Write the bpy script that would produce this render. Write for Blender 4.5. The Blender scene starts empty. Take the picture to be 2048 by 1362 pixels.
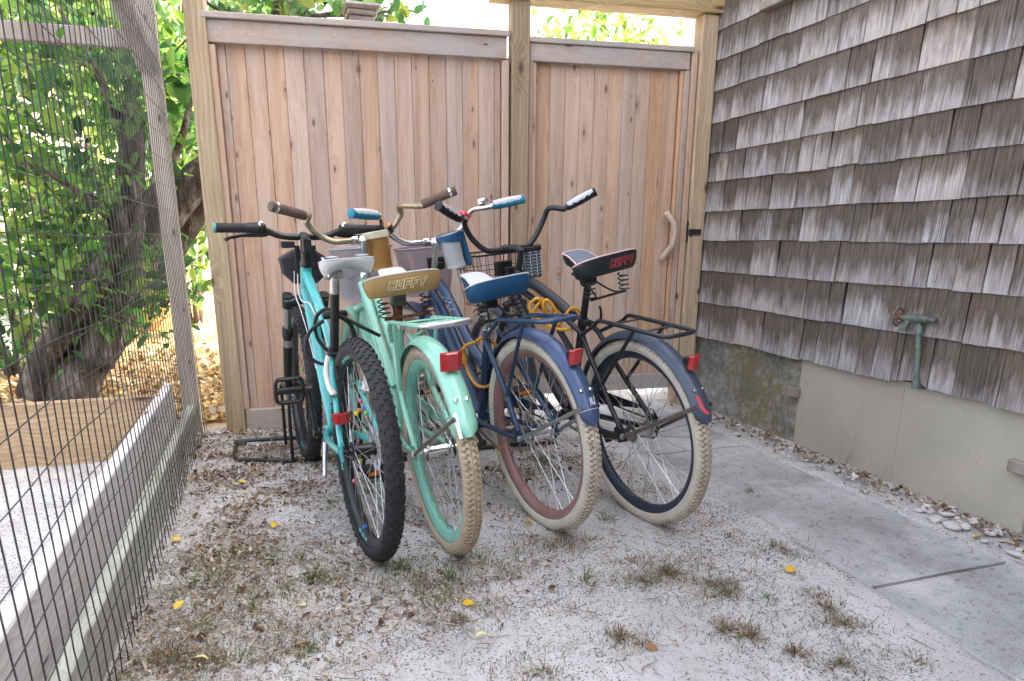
import bpy, math, random
import numpy as np
from mathutils import Vector, Matrix, noise as mnoise
random.seed(11); RNG = np.random.default_rng(5)
R = math.radians
scn = bpy.context.scene
COL = scn.collection

# ------------------------------------------------------------------ camera
PITCH, YAW, CAMH = math.atan(366/1374), R(17.5), 0.97
cd = bpy.data.cameras.new('camera'); cam = bpy.data.objects.new('camera', cd); COL.objects.link(cam)
cam.location = (0, 0, CAMH); cam.rotation_euler = (R(90)-PITCH, 0, -YAW)
cd.sensor_width = 36; cd.lens = 36*1374/2048; cd.shift_x = 30/2048; cd.shift_y = 155/2048
cd.clip_start = .05; cd.clip_end = 400
cd.dof.use_dof = True; cd.dof.focus_distance = 2.4; cd.dof.aperture_fstop = 9.0
scn.camera = cam
# ------------------------------------------------------------------ sky, sun, exposure
SUN_EL, SUN_AZ = R(42), R(112)           # azimuth from +Y towards +X
SD = Vector((math.sin(SUN_AZ)*math.cos(SUN_EL), math.cos(SUN_AZ)*math.cos(SUN_EL), math.sin(SUN_EL)))
w = bpy.data.worlds.new('World'); scn.world = w; w.use_nodes = True
nt = w.node_tree; nt.nodes.clear()
sky = nt.nodes.new('ShaderNodeTexSky'); sky.sky_type = 'NISHITA'; sky.sun_disc = False
sky.sun_elevation = SUN_EL; sky.sun_rotation = SUN_AZ; sky.air_density = .6; sky.dust_density = 6.0; sky.ozone_density = .8
bg = nt.nodes.new('ShaderNodeBackground'); bg.inputs[1].default_value = .15
wo = nt.nodes.new('ShaderNodeOutputWorld')
hz = nt.nodes.new('ShaderNodeHueSaturation'); hz.inputs['Saturation'].default_value = .42      # thin bright haze
nt.links.new(sky.outputs[0], hz.inputs['Color']); nt.links.new(hz.outputs[0], bg.inputs[0]); nt.links.new(bg.outputs[0], wo.inputs[0])
sl = bpy.data.lights.new('sun', 'SUN'); sl.energy = 2.0; sl.angle = R(.6); sl.color = (1, .93, .82)
so = bpy.data.objects.new('sun', sl); COL.objects.link(so); so.rotation_euler = SD.to_track_quat('Z', 'Y').to_euler()
vs = scn.view_settings; vs.view_transform = 'Standard'; vs.look = 'None'; vs.gamma = 1; vs.exposure = 3.24
vs.use_curve_mapping = False
scn.cycles.max_bounces = 5; scn.cycles.diffuse_bounces = 3; scn.cycles.glossy_bounces = 2; scn.cycles.transmission_bounces = 3; scn.cycles.transparent_max_bounces = 8
scn.cycles.adaptive_threshold = .025

# ------------------------------------------------------------------ helpers
FWD = Vector((math.sin(YAW)*math.cos(PITCH), math.cos(YAW)*math.cos(PITCH), -math.sin(PITCH)))
RGT = Vector((math.cos(YAW), -math.sin(YAW), 0)); UPV = RGT.cross(FWD)
def _ray(u, v): return FWD + RGT*((u-994)/1374) - UPV*((v-836)/1374)
def G(u, v, z=0):                       # ground point seen in the photograph at (u, v)
    d = _ray(u, v); t = (z-CAMH)/d.z; return Vector((d.x*t, d.y*t, z))
def PY(u, v, y):                        # point of the plane at distance y
    d = _ray(u, v); t = y/d.y; return Vector((d.x*t, y, CAMH+d.z*t))
def PX(u, v, x):
    d = _ray(u, v); t = x/d.x; return Vector((x, d.y*t, CAMH+d.z*t))

def tag(o, label=None, cat=None, group=None, kind=None):
    if label: o['label'] = label
    if cat: o['category'] = cat
    if group: o['group'] = group
    if kind: o['kind'] = kind
    return o
def empty(name, loc=(0, 0, 0), rz=0, mat=None):
    o = bpy.data.objects.new(name, None); COL.objects.link(o); o.empty_display_size = .1
    if mat is not None: o.matrix_world = mat
    else: o.location = loc; o.rotation_euler = (0, 0, rz)
    return o
def link(name, me, parent=None, loc=None, rot=None):
    o = bpy.data.objects.new(name, me); COL.objects.link(o)
    if parent: o.parent = parent
    if loc is not None: o.location = loc
    if rot is not None: o.rotation_euler = rot
    return o
def spline(pts, n=8, closed=False):
    P = [Vector(p) for p in pts]; out = []; m = len(P)
    rng = range(m if closed else m-1)
    for i in rng:
        g = (lambda k: P[k % m]) if closed else (lambda k: P[max(0, min(m-1, k))])
        p0, p1, p2, p3 = g(i-1), g(i), g(i+1), g(i+2)
        for j in range(n):
            t = j/n; t2 = t*t; t3 = t2*t
            out.append(.5*((2*p1)+(p2-p0)*t+(2*p0-5*p1+4*p2-p3)*t2+(3*p1-p0-3*p2+p3)*t3))
    if not closed: out.append(P[-1])
    return out
class MB:
    def __init__(s): s.v = []; s.f = []
    def add(s, vs_, fs):
        b = len(s.v); s.v += [tuple(p) for p in vs_]; s.f += [tuple(i+b for i in f) for f in fs]; return s
    def box(s, c, d, rot=None, bev=0):
        hx, hy, hz = d[0]/2, d[1]/2, d[2]/2; c = Vector(c)
        if bev:
            b = min(bev, hx*.9, hy*.9, hz*.9); V = []; F = []
            idx = {}
            for sx in (-1, 1):
                for sy in (-1, 1):
                    for sz in (-1, 1):
                        for ax in range(3):
                            p = [sx*(hx-b), sy*(hy-b), sz*(hz-b)]; p[ax] = (sx*hx, sy*hy, sz*hz)[ax]
                            idx[(sx, sy, sz, ax)] = len(V); V.append(Vector(p))
            for ax in range(3):
                o1, o2 = [(1, 2), (2, 0), (0, 1)][ax]
                for sg in (-1, 1):
                    q = []
                    for (a, b_) in ((-1, -1), (1, -1), (1, 1), (-1, 1)):
                        k = [0, 0, 0]; k[ax] = sg; k[o1] = a; k[o2] = b_; q.append(idx[(*k, ax)])
                    F.append(q if sg > 0 else q[::-1])
            for ax in range(3):
                o1, o2 = [(1, 2), (2, 0), (0, 1)][ax]
                for a in (-1, 1):
                    for b_ in (-1, 1):
                        k1 = [0, 0, 0]; k1[o1] = a; k1[o2] = b_; k2 = k1[:]; k1[ax] = -1; k2[ax] = 1
                        F.append([idx[(*k1, o1)], idx[(*k2, o1)], idx[(*k2, o2)], idx[(*k1, o2)]][::(1 if a*b_ > 0 else -1)])
            for sx in (-1, 1):
                for sy in (-1, 1):
                    for sz in (-1, 1):
                        q = [idx[(sx, sy, sz, a)] for a in range(3)]; F.append(q if sx*sy*sz > 0 else q[::-1])
        else:
            V = [Vector((x, y, z)) for x in (-hx, hx) for y in (-hy, hy) for z in (-hz, hz)]
            F = [(0, 1, 3, 2), (4, 6, 7, 5), (0, 4, 5, 1), (2, 3, 7, 6), (0, 2, 6, 4), (1, 5, 7, 3)]
        if rot is not None: V = [rot @ p for p in V]
        return s.add([p+c for p in V], F)
    def tube(s, path, r, n=10, closed=False, cap=True, flat=None):
        P = [Vector(p) for p in path]; m = len(P)
        rr = r if hasattr(r, '__len__') else [r]*m
        T = []
        for i in range(m):
            a = P[(i-1) % m] if closed else P[max(0, i-1)]; b = P[(i+1) % m] if closed else P[min(m-1, i+1)]
            t = b-a; T.append(t.normalized() if t.length > 1e-9 else Vector((0, 0, 1)))
        u = T[0].orthogonal().normalized()
        if flat is not None:
            u = Vector(flat); u = (u-T[0]*u.dot(T[0])).normalized()
        V = []; F = []
        for i in range(m):
            u = (u-T[i]*u.dot(T[i]))
            u = u.normalized() if u.length > 1e-6 else T[i].orthogonal().normalized()
            q = T[i].cross(u)
            for k in range(n):
                a = 2*math.pi*k/n
                ra = rr[i] if not isinstance(rr[i], tuple) else None
                if ra is None: V.append(P[i]+u*(rr[i][0]*math.cos(a))+q*(rr[i][1]*math.sin(a)))
                else: V.append(P[i]+u*(ra*math.cos(a))+q*(ra*math.sin(a)))
        for i in range(m if closed else m-1):
            for k in range(n):
                a = i*n+k; b = i*n+(k+1) % n; i2 = (i+1) % m
                F.append((a, b, i2*n+(k+1) % n, i2*n+k))
        if cap and not closed:
            F.append(tuple(range(n))[::-1]); F.append(tuple((m-1)*n+k for k in range(n)))
        return s.add(V, F)
    def lathe(s, prof, c=(0, 0, 0), axis='z', n=32, closed=False, a0=0, a1=2*math.pi):
        # prof: (radius, height) pairs
        c = Vector(c); V = []; F = []; m = len(prof); full = abs(a1-a0-2*math.pi) < 1e-6
        nn = n if full else n+1
        for i in range(nn):
            a = a0+(a1-a0)*i/n
            for (r_, h) in prof:
                x, y = r_*math.cos(a), r_*math.sin(a)
                V.append(c+(Vector((x, y, h)) if axis == 'z' else Vector((x, h, y)) if axis == 'y' else Vector((h, x, y))))
        for i in range(n):
            j = (i+1) % nn
            for k in range(m if closed else m-1):
                k2 = (k+1) % m
                q = (i*m+k, j*m+k, j*m+k2, i*m+k2)
                F.append(q[::-1] if axis == 'y' else q)
        return s.add(V, F)
    def prism(s, poly, axis_off):       # polygon (3D points) extruded by a vector
        P = [Vector(p) for p in poly]; o = Vector(axis_off); n = len(P)
        return s.add(P+[p+o for p in P], [tuple(range(n))[::-1], tuple(range(n, 2*n))]+[(i, (i+1) % n, n+(i+1) % n, n+i) for i in range(n)])
    def mesh(s, name, mat, smooth=True, ang=40):
        me = bpy.data.meshes.new(name); me.from_pydata(s.v, [], s.f); me.validate()
        if mat: me.materials.append(mat)
        if smooth:
            me.polygons.foreach_set('use_smooth', [True]*len(me.polygons)); me.set_sharp_from_angle(angle=R(ang))
        me.update(); return me
    def build(s, name, mat, parent=None, smooth=True, loc=None, rot=None, ang=40):
        return link(name, s.mesh(name, mat, smooth, ang), parent, loc, rot)

# ------------------------------------------------------------------ materials
class N:
    def __init__(s, name):
        s.m = bpy.data.materials.new(name); s.m.use_nodes = True; s.t = s.m.node_tree; s.t.nodes.clear()
        s.out = s.t.nodes.new('ShaderNodeOutputMaterial')
    def n(s, t, **k):
        x = s.t.nodes.new('ShaderNode'+t)
        for a, b in k.items():
            if a.startswith('i_'):
                key = a[2:]; key = int(key) if key.isdigit() else key.replace('_', ' ')
                s.set(x.inputs[key], b)
            else: setattr(x, a, b)
        return x
    def set(s, inp, v):
        if hasattr(v, 'is_output') or isinstance(v, bpy.types.NodeSocket): s.t.links.new(v, inp)
        else: inp.default_value = v
    def math(s, op, a, b=None, c=None, clamp=False):
        x = s.n('Math', operation=op, use_clamp=clamp); s.set(x.inputs[0], a)
        if b is not None: s.set(x.inputs[1], b)
        if c is not None: s.set(x.inputs[2], c)
        return x.outputs[0]
    def mix(s, f, a, b, mode='MIX'):
        x = s.n('Mix', data_type='RGBA', blend_type=mode); s.set(x.inputs[0], f)
        for i, v in ((6, a), (7, b)):
            if isinstance(v, tuple) and len(v) == 3: v = (*v, 1)
            s.set(x.inputs[i], v)
        return x.outputs[2]
    def ramp(s, f, stops):
        x = s.n('ValToRGB'); e = x.color_ramp.elements
        while len(e) < len(stops): e.new(.5)
        for i, (p, c) in enumerate(stops):
            e[i].position = p; e[i].color = (*c, 1) if isinstance(c, tuple) else (c, c, c, 1)
        s.set(x.inputs[0], f); return x.outputs[0]
    def noise(s, vec, scale, detail=3, rough=.55, dist=0, dim='3D'):
        x = s.n('TexNoise', noise_dimensions=dim); s.set(x.inputs['Vector'], vec)
        x.inputs['Scale'].default_value = scale; x.inputs['Detail'].default_value = min(detail, 4)
        x.inputs['Roughness'].default_value = rough; x.inputs['Distortion'].default_value = dist
        return x.outputs['Fac']
    def coords(s, scale=(1, 1, 1), rnd=0, which='Object'):
        v = s.n('TexCoord').outputs[which]
        mp = s.n('Mapping'); s.set(mp.inputs[0], v); mp.inputs['Scale'].default_value = scale
        o = mp.outputs[0]
        if rnd:
            oi = s.n('ObjectInfo').outputs['Random']
            k = s.math('MULTIPLY', oi, rnd)
            a = s.n('VectorMath', operation='ADD'); s.set(a.inputs[0], o); s.set(a.inputs[1], k); o = a.outputs[0]
        return o
    def rand(s): return s.n('ObjectInfo').outputs['Random']
    def bump(s, h, strength=.3, dist=.01):
        b = s.n('Bump'); b.inputs['Strength'].default_value = strength; b.inputs['Distance'].default_value = dist
        s.set(b.inputs['Height'], h); return b.outputs[0]
    def pbr(s, col, rough=.5, metal=0, nrm=None, spec=.5, coat=0, **k):
        p = s.n('BsdfPrincipled')
        if isinstance(col, tuple): col = (*col, 1)
        s.set(p.inputs['Base Color'], col); s.set(p.inputs['Roughness'], rough); s.set(p.inputs['Metallic'], metal)
        p.inputs['Specular IOR Level'].default_value = spec
        if coat: p.inputs['Coat Weight'].default_value = coat; p.inputs['Coat Roughness'].default_value = .08
        if nrm is not None: s.set(p.inputs['Normal'], nrm)
        s.t.links.new(p.outputs[0], s.out.inputs[0]); return p
def plain(name, col, rough=.5, metal=0, var=.18, scale=14, bump=0, bscale=180, coat=0, spec=.5, dirt=None, dcol=(.2, .15, .1)):
    m = N(name); v = m.coords()
    f = m.noise(v, scale, 5, .6)
    d = tuple(c*(1-var) for c in col); l = tuple(min(1, c*(1+var*.6)) for c in col)
    c = m.ramp(f, [(.3, d), (.7, l)])
    if dirt:
        g = m.noise(v, scale*3.1, 6, .7)
        c = m.mix(m.ramp(g, [(dirt, 0.), (dirt+.12, .8)]), c, dcol)
    rr = m.math('MULTIPLY_ADD', m.noise(v, scale*2.3, 4), .25, rough-.12, clamp=True)
    nr = m.bump(m.noise(v, bscale, 4), bump, .002) if bump else None
    m.pbr(c, rr, metal, nr, spec, coat); return m.m
def wood(name, lo, hi, axis=2, knots=.55, grain=1., rough=.75, gray=0., graycol=(.33, .31, .32), rings=False, tint=.2, kcol=(.09, .055, .04), kx=11, kz=4.2):
    m = N(name); rv = m.rand()
    sc = [34, 34, 34]; sc[axis] = 1.6
    v = m.coords(tuple(sc), 37.3)
    warp = m.noise(m.coords((5, 5, 5) if axis != 2 else (6, 6, 1.4), 11), 1.0, 2)
    # knots
    a2 = 0 if axis != 0 else 1
    oc = m.coords((1, 1, 1), 0); sx = m.n('SeparateXYZ'); m.set(sx.inputs[0], oc)
    cross = m.math('ADD', sx.outputs[0 if axis != 0 else 1], sx.outputs[1 if axis == 2 else 2])
    along = sx.outputs[axis]
    cb = m.n('CombineXYZ'); m.set(cb.inputs[0], m.math('MULTIPLY_ADD', cross, kx, m.math('MULTIPLY', rv, 91.7)))
    m.set(cb.inputs[1], m.math('MULTIPLY_ADD', along, kz, m.math('MULTIPLY', rv, 57.1)))
    vo = m.n('TexVoronoi', voronoi_dimensions='2D'); m.set(vo.inputs['Vector'], cb.outputs[0]); vo.inputs['Scale'].default_value = 1
    keep = m.n('SeparateColor'); m.set(keep.inputs[0], vo.outputs['Color'])
    kp = m.math('GREATER_THAN', keep.outputs[0], 1-knots)
    ks = m.math('MULTIPLY_ADD', keep.outputs[1], .055, .035)
    kd = m.math('DIVIDE', vo.outputs['Distance'], ks)
    kmask = m.math('MULTIPLY', m.math('SUBTRACT', 1.35, kd, clamp=True), kp, clamp=True)
    halo = m.math('MULTIPLY', m.math('SUBTRACT', 1, m.math('DIVIDE', kd, 4.5), clamp=True), kp)
    vv = m.n('VectorMath', operation='ADD'); m.set(vv.inputs[0], v)
    m.set(vv.inputs[1], m.math('MULTIPLY_ADD', halo, 2.2, m.math('MULTIPLY', warp, 3.2)))
    g1 = m.noise(vv.outputs[0], .55*grain, 4, .62)
    g2 = m.noise(vv.outputs[0], 3.2*grain, 3, .6)
    f = m.math('MULTIPLY_ADD', g2, .38, m.math('MULTIPLY', g1, .72))
    c = m.ramp(f, [(.36, lo), (.66, hi)])
    if rings:
        wv = m.n('TexWave', wave_type='BANDS', bands_direction='X' if axis == 2 else 'Z', wave_profile='SAW'); m.set(wv.inputs['Vector'], vv.outputs[0])
        wv.inputs['Scale'].default_value = .42; wv.inputs['Distortion'].default_value = 2.2; wv.inputs['Detail'].default_value = 1.5; wv.inputs['Detail Scale'].default_value = .6
        c = m.mix(m.math('MULTIPLY', wv.outputs['Fac'], .42), c, tuple(x*.52 for x in lo), 'MIX')
    # board to board tint
    hs = m.n('HueSaturation'); m.set(hs.inputs['Color'], c)
    m.set(hs.inputs['Value'], m.math('MULTIPLY_ADD', rv, tint*2, 1-tint)); m.set(hs.inputs['Saturation'], m.math('MULTIPLY_ADD', m.math('FRACT', m.math('MULTIPLY', rv, 7.7)), .5, .75))
    c = hs.outputs[0]
    if gray:
        gn = m.noise(m.coords((3, 3, 3) if axis != 2 else (9, 9, 1.2), 19), 1, 5, .65)
        c = m.mix(m.ramp(gn, [(.62-gray*.4, 0.), (.85-gray*.3, .75)]), c, graycol)
    c = m.mix(m.math('MULTIPLY', halo, .22), c, tuple(x*.6 for x in lo))
    c = m.mix(kmask, c, kcol)
    nr = m.bump(m.math('SUBTRACT', f, m.math('MULTIPLY', kmask, .6)), .35, .003)
    m.pbr(c, rough, 0, nr, .25); return m.m

M = {}
M['cedar'] = wood('cedar_boards', (.365, .24, .177), (.55, .405, .316), knots=.30, gray=.30, graycol=(.46, .39, .375), tint=.12, kcol=(.15, .095, .065))
M['cedar_gate'] = wood('cedar_gate_boards', (.40, .250, .168), (.585, .415, .300), knots=.30, gray=.22, graycol=(.47, .39, .35), tint=.11, kcol=(.15, .095, .065))
M['treated_brown'] = wood('brown_pine_post', (.27, .175, .088), (.47, .34, .20), knots=.75, grain=.8, rings=True, tint=.05, gray=.1, kx=5, kz=2.6)
M['treated_gold'] = wood('golden_pine_post', (.40, .255, .118), (.62, .45, .26), knots=.4, grain=.8, rings=True, tint=.05, kx=6, kz=2.4)
M['cedar_rail'] = wood('cedar_rail', (.32, .235, .185), (.48, .38, .31), axis=0, knots=.25, gray=.62, graycol=(.41, .39, .385), kx=8, kz=3, tint=.08)
M['cedar_fresh'] = wood('cedar_fresh', (.46, .26, .15), (.62, .40, .25), knots=.3, tint=.1)
M['treated'] = wood('treated_pine_post', (.29, .195, .095), (.50, .375, .21), knots=.5, grain=.8, rings=True, tint=.1, gray=.1, graycol=(.34, .31, .24), kx=6, kz=2.4)
M['treated_beam'] = wood('treated_pine_beam', (.40, .275, .135), (.60, .45, .26), axis=0, knots=.35, rings=True, tint=.08, kx=7, kz=2.2)
M['gray_post'] = wood('weathered_post', (.20, .155, .125), (.33, .28, .24), knots=.3, gray=.4, graycol=(.34, .32, .31), tint=.05)
M['kennel_post'] = wood('kennel_post_wood', (.33, .25, .185), (.52, .43, .34), knots=.3, gray=.25, graycol=(.45, .41, .38), tint=.05)
M['kick'] = wood('bleached_board', (.56, .51, .49), (.80, .765, .75), axis=1, knots=.22, gray=.35, graycol=(.60, .58, .59), rings=True, tint=.06, kx=8, kz=1.6)
M['kick2'] = wood('bleached_greenish_board', (.42, .41, .36), (.63, .64, .56), axis=1, knots=.3, gray=.3, graycol=(.54, .57, .52), rings=True, tint=.06, kx=8, kz=1.6)
M['bed'] = wood('tan_bed_board', (.33, .20, .085), (.52, .35, .175), axis=0, knots=.2, rings=True, tint=.05, kx=7, kz=2)
M['handlewood'] = wood('pale_branch_wood', (.40, .29, .20), (.58, .46, .36), knots=0, tint=.03)

def shingle_mat():
    m = N('weathered_cedar_shingle'); rv = m.rand(); r2 = m.math('FRACT', m.math('MULTIPLY', rv, 13.7)); r3 = m.math('FRACT', m.math('MULTIPLY', rv, 41.3))
    v = m.coords((1, 48, 4.2), 53); v2 = m.coords((1, 150, 9), 31)
    g = m.noise(v, 1, 5, .62); g2 = m.noise(v2, 1, 3, .6)
    sx = m.n('SeparateXYZ'); m.set(sx.inputs[0], m.coords()); z = sx.outputs[2]
    big = m.noise(m.coords((1, 13, 7), 77), 1, 4, .6)
    # weathering: the upper, sheltered part keeps its brown, the lower part bleaches in ragged tongues
    k = m.math('ADD', m.math('MULTIPLY', z, -8.5), m.math('MULTIPLY_ADD', g, 1.15, m.math('MULTIPLY_ADD', big, 1.9, m.math('MULTIPLY_ADD', r2, .6, -1.0))))
    k = m.math('MULTIPLY', k, 1.25, clamp=True)
    brown = m.ramp(g2, [(.3, (.066, .055, .046)), (.7, (.185, .150, .126))])
    brown = m.mix(m.math('MULTIPLY', m.ramp(big, [(.5, 0.), (.75, 1.)]), m.math('MULTIPLY', r3, .7)), brown, (.19, .105, .062))
    grey = m.ramp(m.math('MULTIPLY_ADD', g2, .6, m.math('MULTIPLY', g, .45)), [(.38, (.150, .141, .137)), (.64, (.42, .404, .400))])
    warm = m.mix(m.math('MULTIPLY', r3, .45), grey, (.40, .33, .29))
    c = m.mix(k, brown, warm)
    hs = m.n('HueSaturation'); m.set(hs.inputs['Color'], c); m.set(hs.inputs['Value'], m.math('MULTIPLY_ADD', r2, .4, .82)); c = hs.outputs[0]
    # dark splits
    sp = m.noise(m.coords((1, 70, 2.0), 91), 1, 1, .5)
    c = m.mix(m.ramp(sp, [(.70, 0.), (.73, .75)]), c, (.035, .028, .026))
    nr = m.bump(m.math('MULTIPLY_ADD', g2, .6, g), .8, .0035)
    m.pbr(c, .88, 0, nr, .2); return m.m
M['shingle'] = shingle_mat()

def concrete(name, base, moss=0., stain=(.10, .10, .085), sc=3):
    m = N(name); v = m.coords()
    a = m.noise(v, sc, 6, .65); b = m.noise(v, 190, 3, .7); c2 = m.noise(m.coords((1, 60, 1.5)), 1, 4, .6)
    c = m.ramp(m.math('MULTIPLY_ADD', b, .35, m.math('MULTIPLY', a, .7)), [(.3, tuple(x*.80 for x in base)), (.72, tuple(min(1, x*1.14) for x in base))])
    c = m.mix(m.math('MULTIPLY', c2, .14), c, tuple(x*.7 for x in base))
    p = m.n('TexVoronoi'); m.set(p.inputs['Vector'], v); p.inputs['Scale'].default_value = 42
    c = m.mix(m.math('MULTIPLY', m.math('LESS_THAN', p.outputs['Distance'], .10), .55), c, tuple(x*.35 for x in base))
    if moss:
        n1 = m.noise(v, 4.5, 8, .75); n2 = m.noise(v, 26, 6, .8); n3 = m.noise(v, 2.4, 3)
        c = m.mix(m.ramp(m.math('MULTIPLY_ADD', n2, .6, m.math('MULTIPLY', n1, .6)), [(.47, 0.), (.68, .85)]), c, stain)
        c = m.mix(m.math('MULTIPLY', m.ramp(n3, [(.54, 0.), (.66, 1.)]), m.ramp(n2, [(.42, 0.), (.6, .8)])), c, (.21, .20, .055))
        w_ = m.noise(v, 70, 5, .8)
        c = m.mix(m.ramp(w_, [(.64, 0.), (.70, .6)]), c, (.42, .41, .39))
    m.pbr(c, .9, 0, m.bump(m.math('ADD', b, m.math('MULTIPLY', a, .6)), .4, .002), .25); return m.m
M['found_moss'] = concrete('mossy_foundation', (.37, .355, .315), 1, (.115, .11, .098))
M['panel'] = concrete('smooth_cement_panel', (.47, .435, .36), 0, sc=2)
def path_mat():
    m = N('old_concrete_path'); v = m.coords()
    a = m.noise(v, 2.2, 7, .66); b = m.noise(v, 240, 2, .7); s_ = m.noise(v, 30, 5, .75)
    c = m.ramp(m.math('MULTIPLY_ADD', b, .3, m.math('MULTIPLY', a, .75)), [(.32, (.21, .206, .203)), (.66, (.51, .503, .497))])
    c = m.mix(m.ramp(s_, [(.55, 0.), (.66, .6)]), c, (.15, .14, .135))
    sand = m.noise(v, 2.1, 6, .72)
    c = m.mix(m.ramp(sand, [(.50, 0.), (.66, .8)]), c, (.60, .585, .585))
    p = m.n('TexVoronoi'); m.set(p.inputs['Vector'], v); p.inputs['Scale'].default_value = 110
    c = m.mix(m.math('MULTIPLY', m.math('LESS_THAN', p.outputs['Distance'], .14), .6), c, (.12, .11, .10))
    m.pbr(c, .92, 0, m.bump(m.math('ADD', b, s_), .5, .002), .2); return m.m
M['path'] = path_mat()
def ground_mat():
    m = N('sandy_ground'); v = m.coords()
    a = m.noise(v, 2.6, 7, .68); fine = m.noise(v, 130, 4, .75); sp = m.noise(v, 62, 5, .82, .6); grit = m.noise(v, 210, 2, .6)
    c = m.ramp(m.math('MULTIPLY_ADD', fine, .4, m.math('MULTIPLY', a, .6)), [(.30, (.38, .368, .362)), (.62, (.60, .587, .577))])
    # soil and rotted leaf crumbs between the sand
    sx = m.n('SeparateXYZ'); m.set(sx.inputs[0], v); X, Y = sx.outputs[0], sx.outputs[1]
    left = m.math('MULTIPLY', m.math('SUBTRACT', .80, X, clamp=True), .25)
    dens = m.math('ADD', m.math('MULTIPLY_ADD', m.noise(v, 2.9, 4, .7), 1.5, -.50), left, clamp=True)
    soil = m.math('MULTIPLY', m.math('SUBTRACT', m.math('MULTIPLY_ADD', sp, .35, dens), .62), 2.2, clamp=True)
    c = m.mix(m.math('MULTIPLY', soil, .8), c, (.235, .195, .180))
    for (s_, dd, rad) in ((120, .62, .44), (230, .60, .5)):
        p = m.n('TexVoronoi', voronoi_dimensions='2D'); m.set(p.inputs['Vector'], v); p.inputs['Scale'].default_value = s_
        sc_ = m.n('SeparateColor'); m.set(sc_.inputs[0], p.outputs['Color'])
        on = m.math('MULTIPLY', m.math('LESS_THAN', sc_.outputs[0], m.math('MULTIPLY_ADD', dens, dd, .05)), m.math('LESS_THAN', p.outputs['Distance'], m.math('MULTIPLY', sc_.outputs[1], rad)))
        c = m.mix(m.math('MULTIPLY', on, .8), c, m.mix(sc_.outputs[2], (.07, .05, .045), (.20, .15, .12)))
    # old yard behind the fence: straw coloured
    y2 = m.math('MULTIPLY', m.math('SUBTRACT', m.math('MULTIPLY_ADD', a, .25, Y), 3.78), 9, clamp=True)
    yard = m.ramp(m.math('MULTIPLY_ADD', sp, .5, m.math('MULTIPLY', fine, .5)), [(.33, (.15, .095, .05)), (.5, (.36, .25, .13)), (.7, (.52, .42, .26))])
    yard = m.mix(m.ramp(m.noise(v, 1.3, 5, .7), [(.52, 0.), (.66, .7)]), yard, (.17, .20, .06))
    c = m.mix(m.math('MULTIPLY', y2, m.math('MULTIPLY', m.math('SUBTRACT', 1.5, X), 2.0, clamp=True)), c, yard)
    m.pbr(c, .95, 0, m.bump(m.math('ADD', m.math('MULTIPLY', fine, 1.2), sp), .6, .004), .15); return m.m
M['ground'] = ground_mat()
def vcol_mat(name, rough=.8, transl=0., bump=0):
    m = N(name); a = m.n('VertexColor', layer_name='Col')
    c = a.outputs[0]
    p = m.pbr(c, rough, 0, None, .3)
    if transl:
        t = m.n('BsdfTranslucent'); hs = m.n('HueSaturation'); m.set(hs.inputs['Color'], c); hs.inputs['Value'].default_value = 1.7; hs.inputs['Saturation'].default_value = 1.12
        m.set(t.inputs[0], hs.outputs[0]); x = m.n('MixShader'); x.inputs[0].default_value = transl
        m.t.links.new(p.outputs[0], x.inputs[1]); m.t.links.new(t.outputs[0], x.inputs[2]); m.t.links.new(x.outputs[0], m.out.inputs[0])
    return m.m
M['litter'] = vcol_mat('dry_leaf_litter', .85, .12)
M['grassblade'] = vcol_mat('grass_blades', .7, .3)
M['leaf'] = vcol_mat('green_leaves', .45, .5)
def bark():
    m = N('rough_bark'); v = m.coords((14, 14, 3)); a = m.noise(v, 1.2, 7, .7); b = m.noise(v, 5, 4, .7)
    c = m.ramp(a, [(.36, (.034, .026, .021)), (.53, (.12, .095, .078)), (.70, (.30, .265, .235))])
    m.pbr(c, .95, 0, m.bump(m.math('MULTIPLY_ADD', b, .4, a), 1., .03), .2); return m.m
M['bark'] = bark()
M['vinylwire'] = plain('black_vinyl_wire', (.035, .035, .038), .42, 0, .2, 40)
M['black_metal'] = plain('black_enamel', (.011, .0115, .013), .38, 0, .25, 20, coat=.2)
M['black_matte'] = plain('matte_black_paint', (.016, .018, .022), .45, 0, .2, 12, coat=.1)
M['black_plastic'] = plain('black_plastic', (.012, .012, .013), .5, 0, .2, 30)
M['rubber'] = plain('black_rubber', (.016, .016, .018), .68, 0, .25, 20, bump=.2)
M['rubber_dusty'] = plain('dusty_black_tyre', (.020, .021, .024), .74, 0, .3, 10, dirt=.62, dcol=(.11, .10, .095))
M['chrome'] = plain('chrome', (.75, .75, .76), .2, 1, .12, 60)
M['alloy'] = plain('dull_alloy', (.55, .55, .56), .35, 1, .2, 30)
M['steel'] = plain('spoke_steel', (.62, .62, .63), .3, 1, .2, 20)
M['brownsteel'] = plain('stained_steel_stay', (.26, .22, .19), .4, .8, .3, 24, dirt=.6, dcol=(.12, .06, .03))
M['rust'] = plain('rusted_iron', (.12, .045, .022), .85, .2, .5, 60, bump=.5)
M['darkrust'] = plain('dark_rusted_spring', (.065, .035, .025), .7, .5, .4, 60)
M['chain'] = plain('oily_chain', (.045, .035, .03), .5, .7, .5, 200, bump=.5)
M['teal'] = plain('turquoise_paint', (.060, .43, .43), .3, 0, .12, 7, coat=.6, dirt=.66, dcol=(.30, .56, .55))
M['mint'] = plain('mint_paint', (.27, .61, .465), .3, 0, .08, 6, coat=.6, dirt=.70, dcol=(.38, .46, .32))
M['mint_rim'] = plain('mint_rim_paint', (.22, .54, .42), .42, 0, .1, 9, coat=.3)
M['blue'] = plain('satin_blue_paint', (.023, .055, .120), .38, .25, .14, 6, coat=.35)
M['blue_fender'] = plain('satin_blue_fender', (.045, .080, .170), .42, .30, .12, 5, coat=.3)
M['rose'] = plain('rose_copper_rim', (.40, .225, .205), .38, .35, .12, 9)
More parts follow.
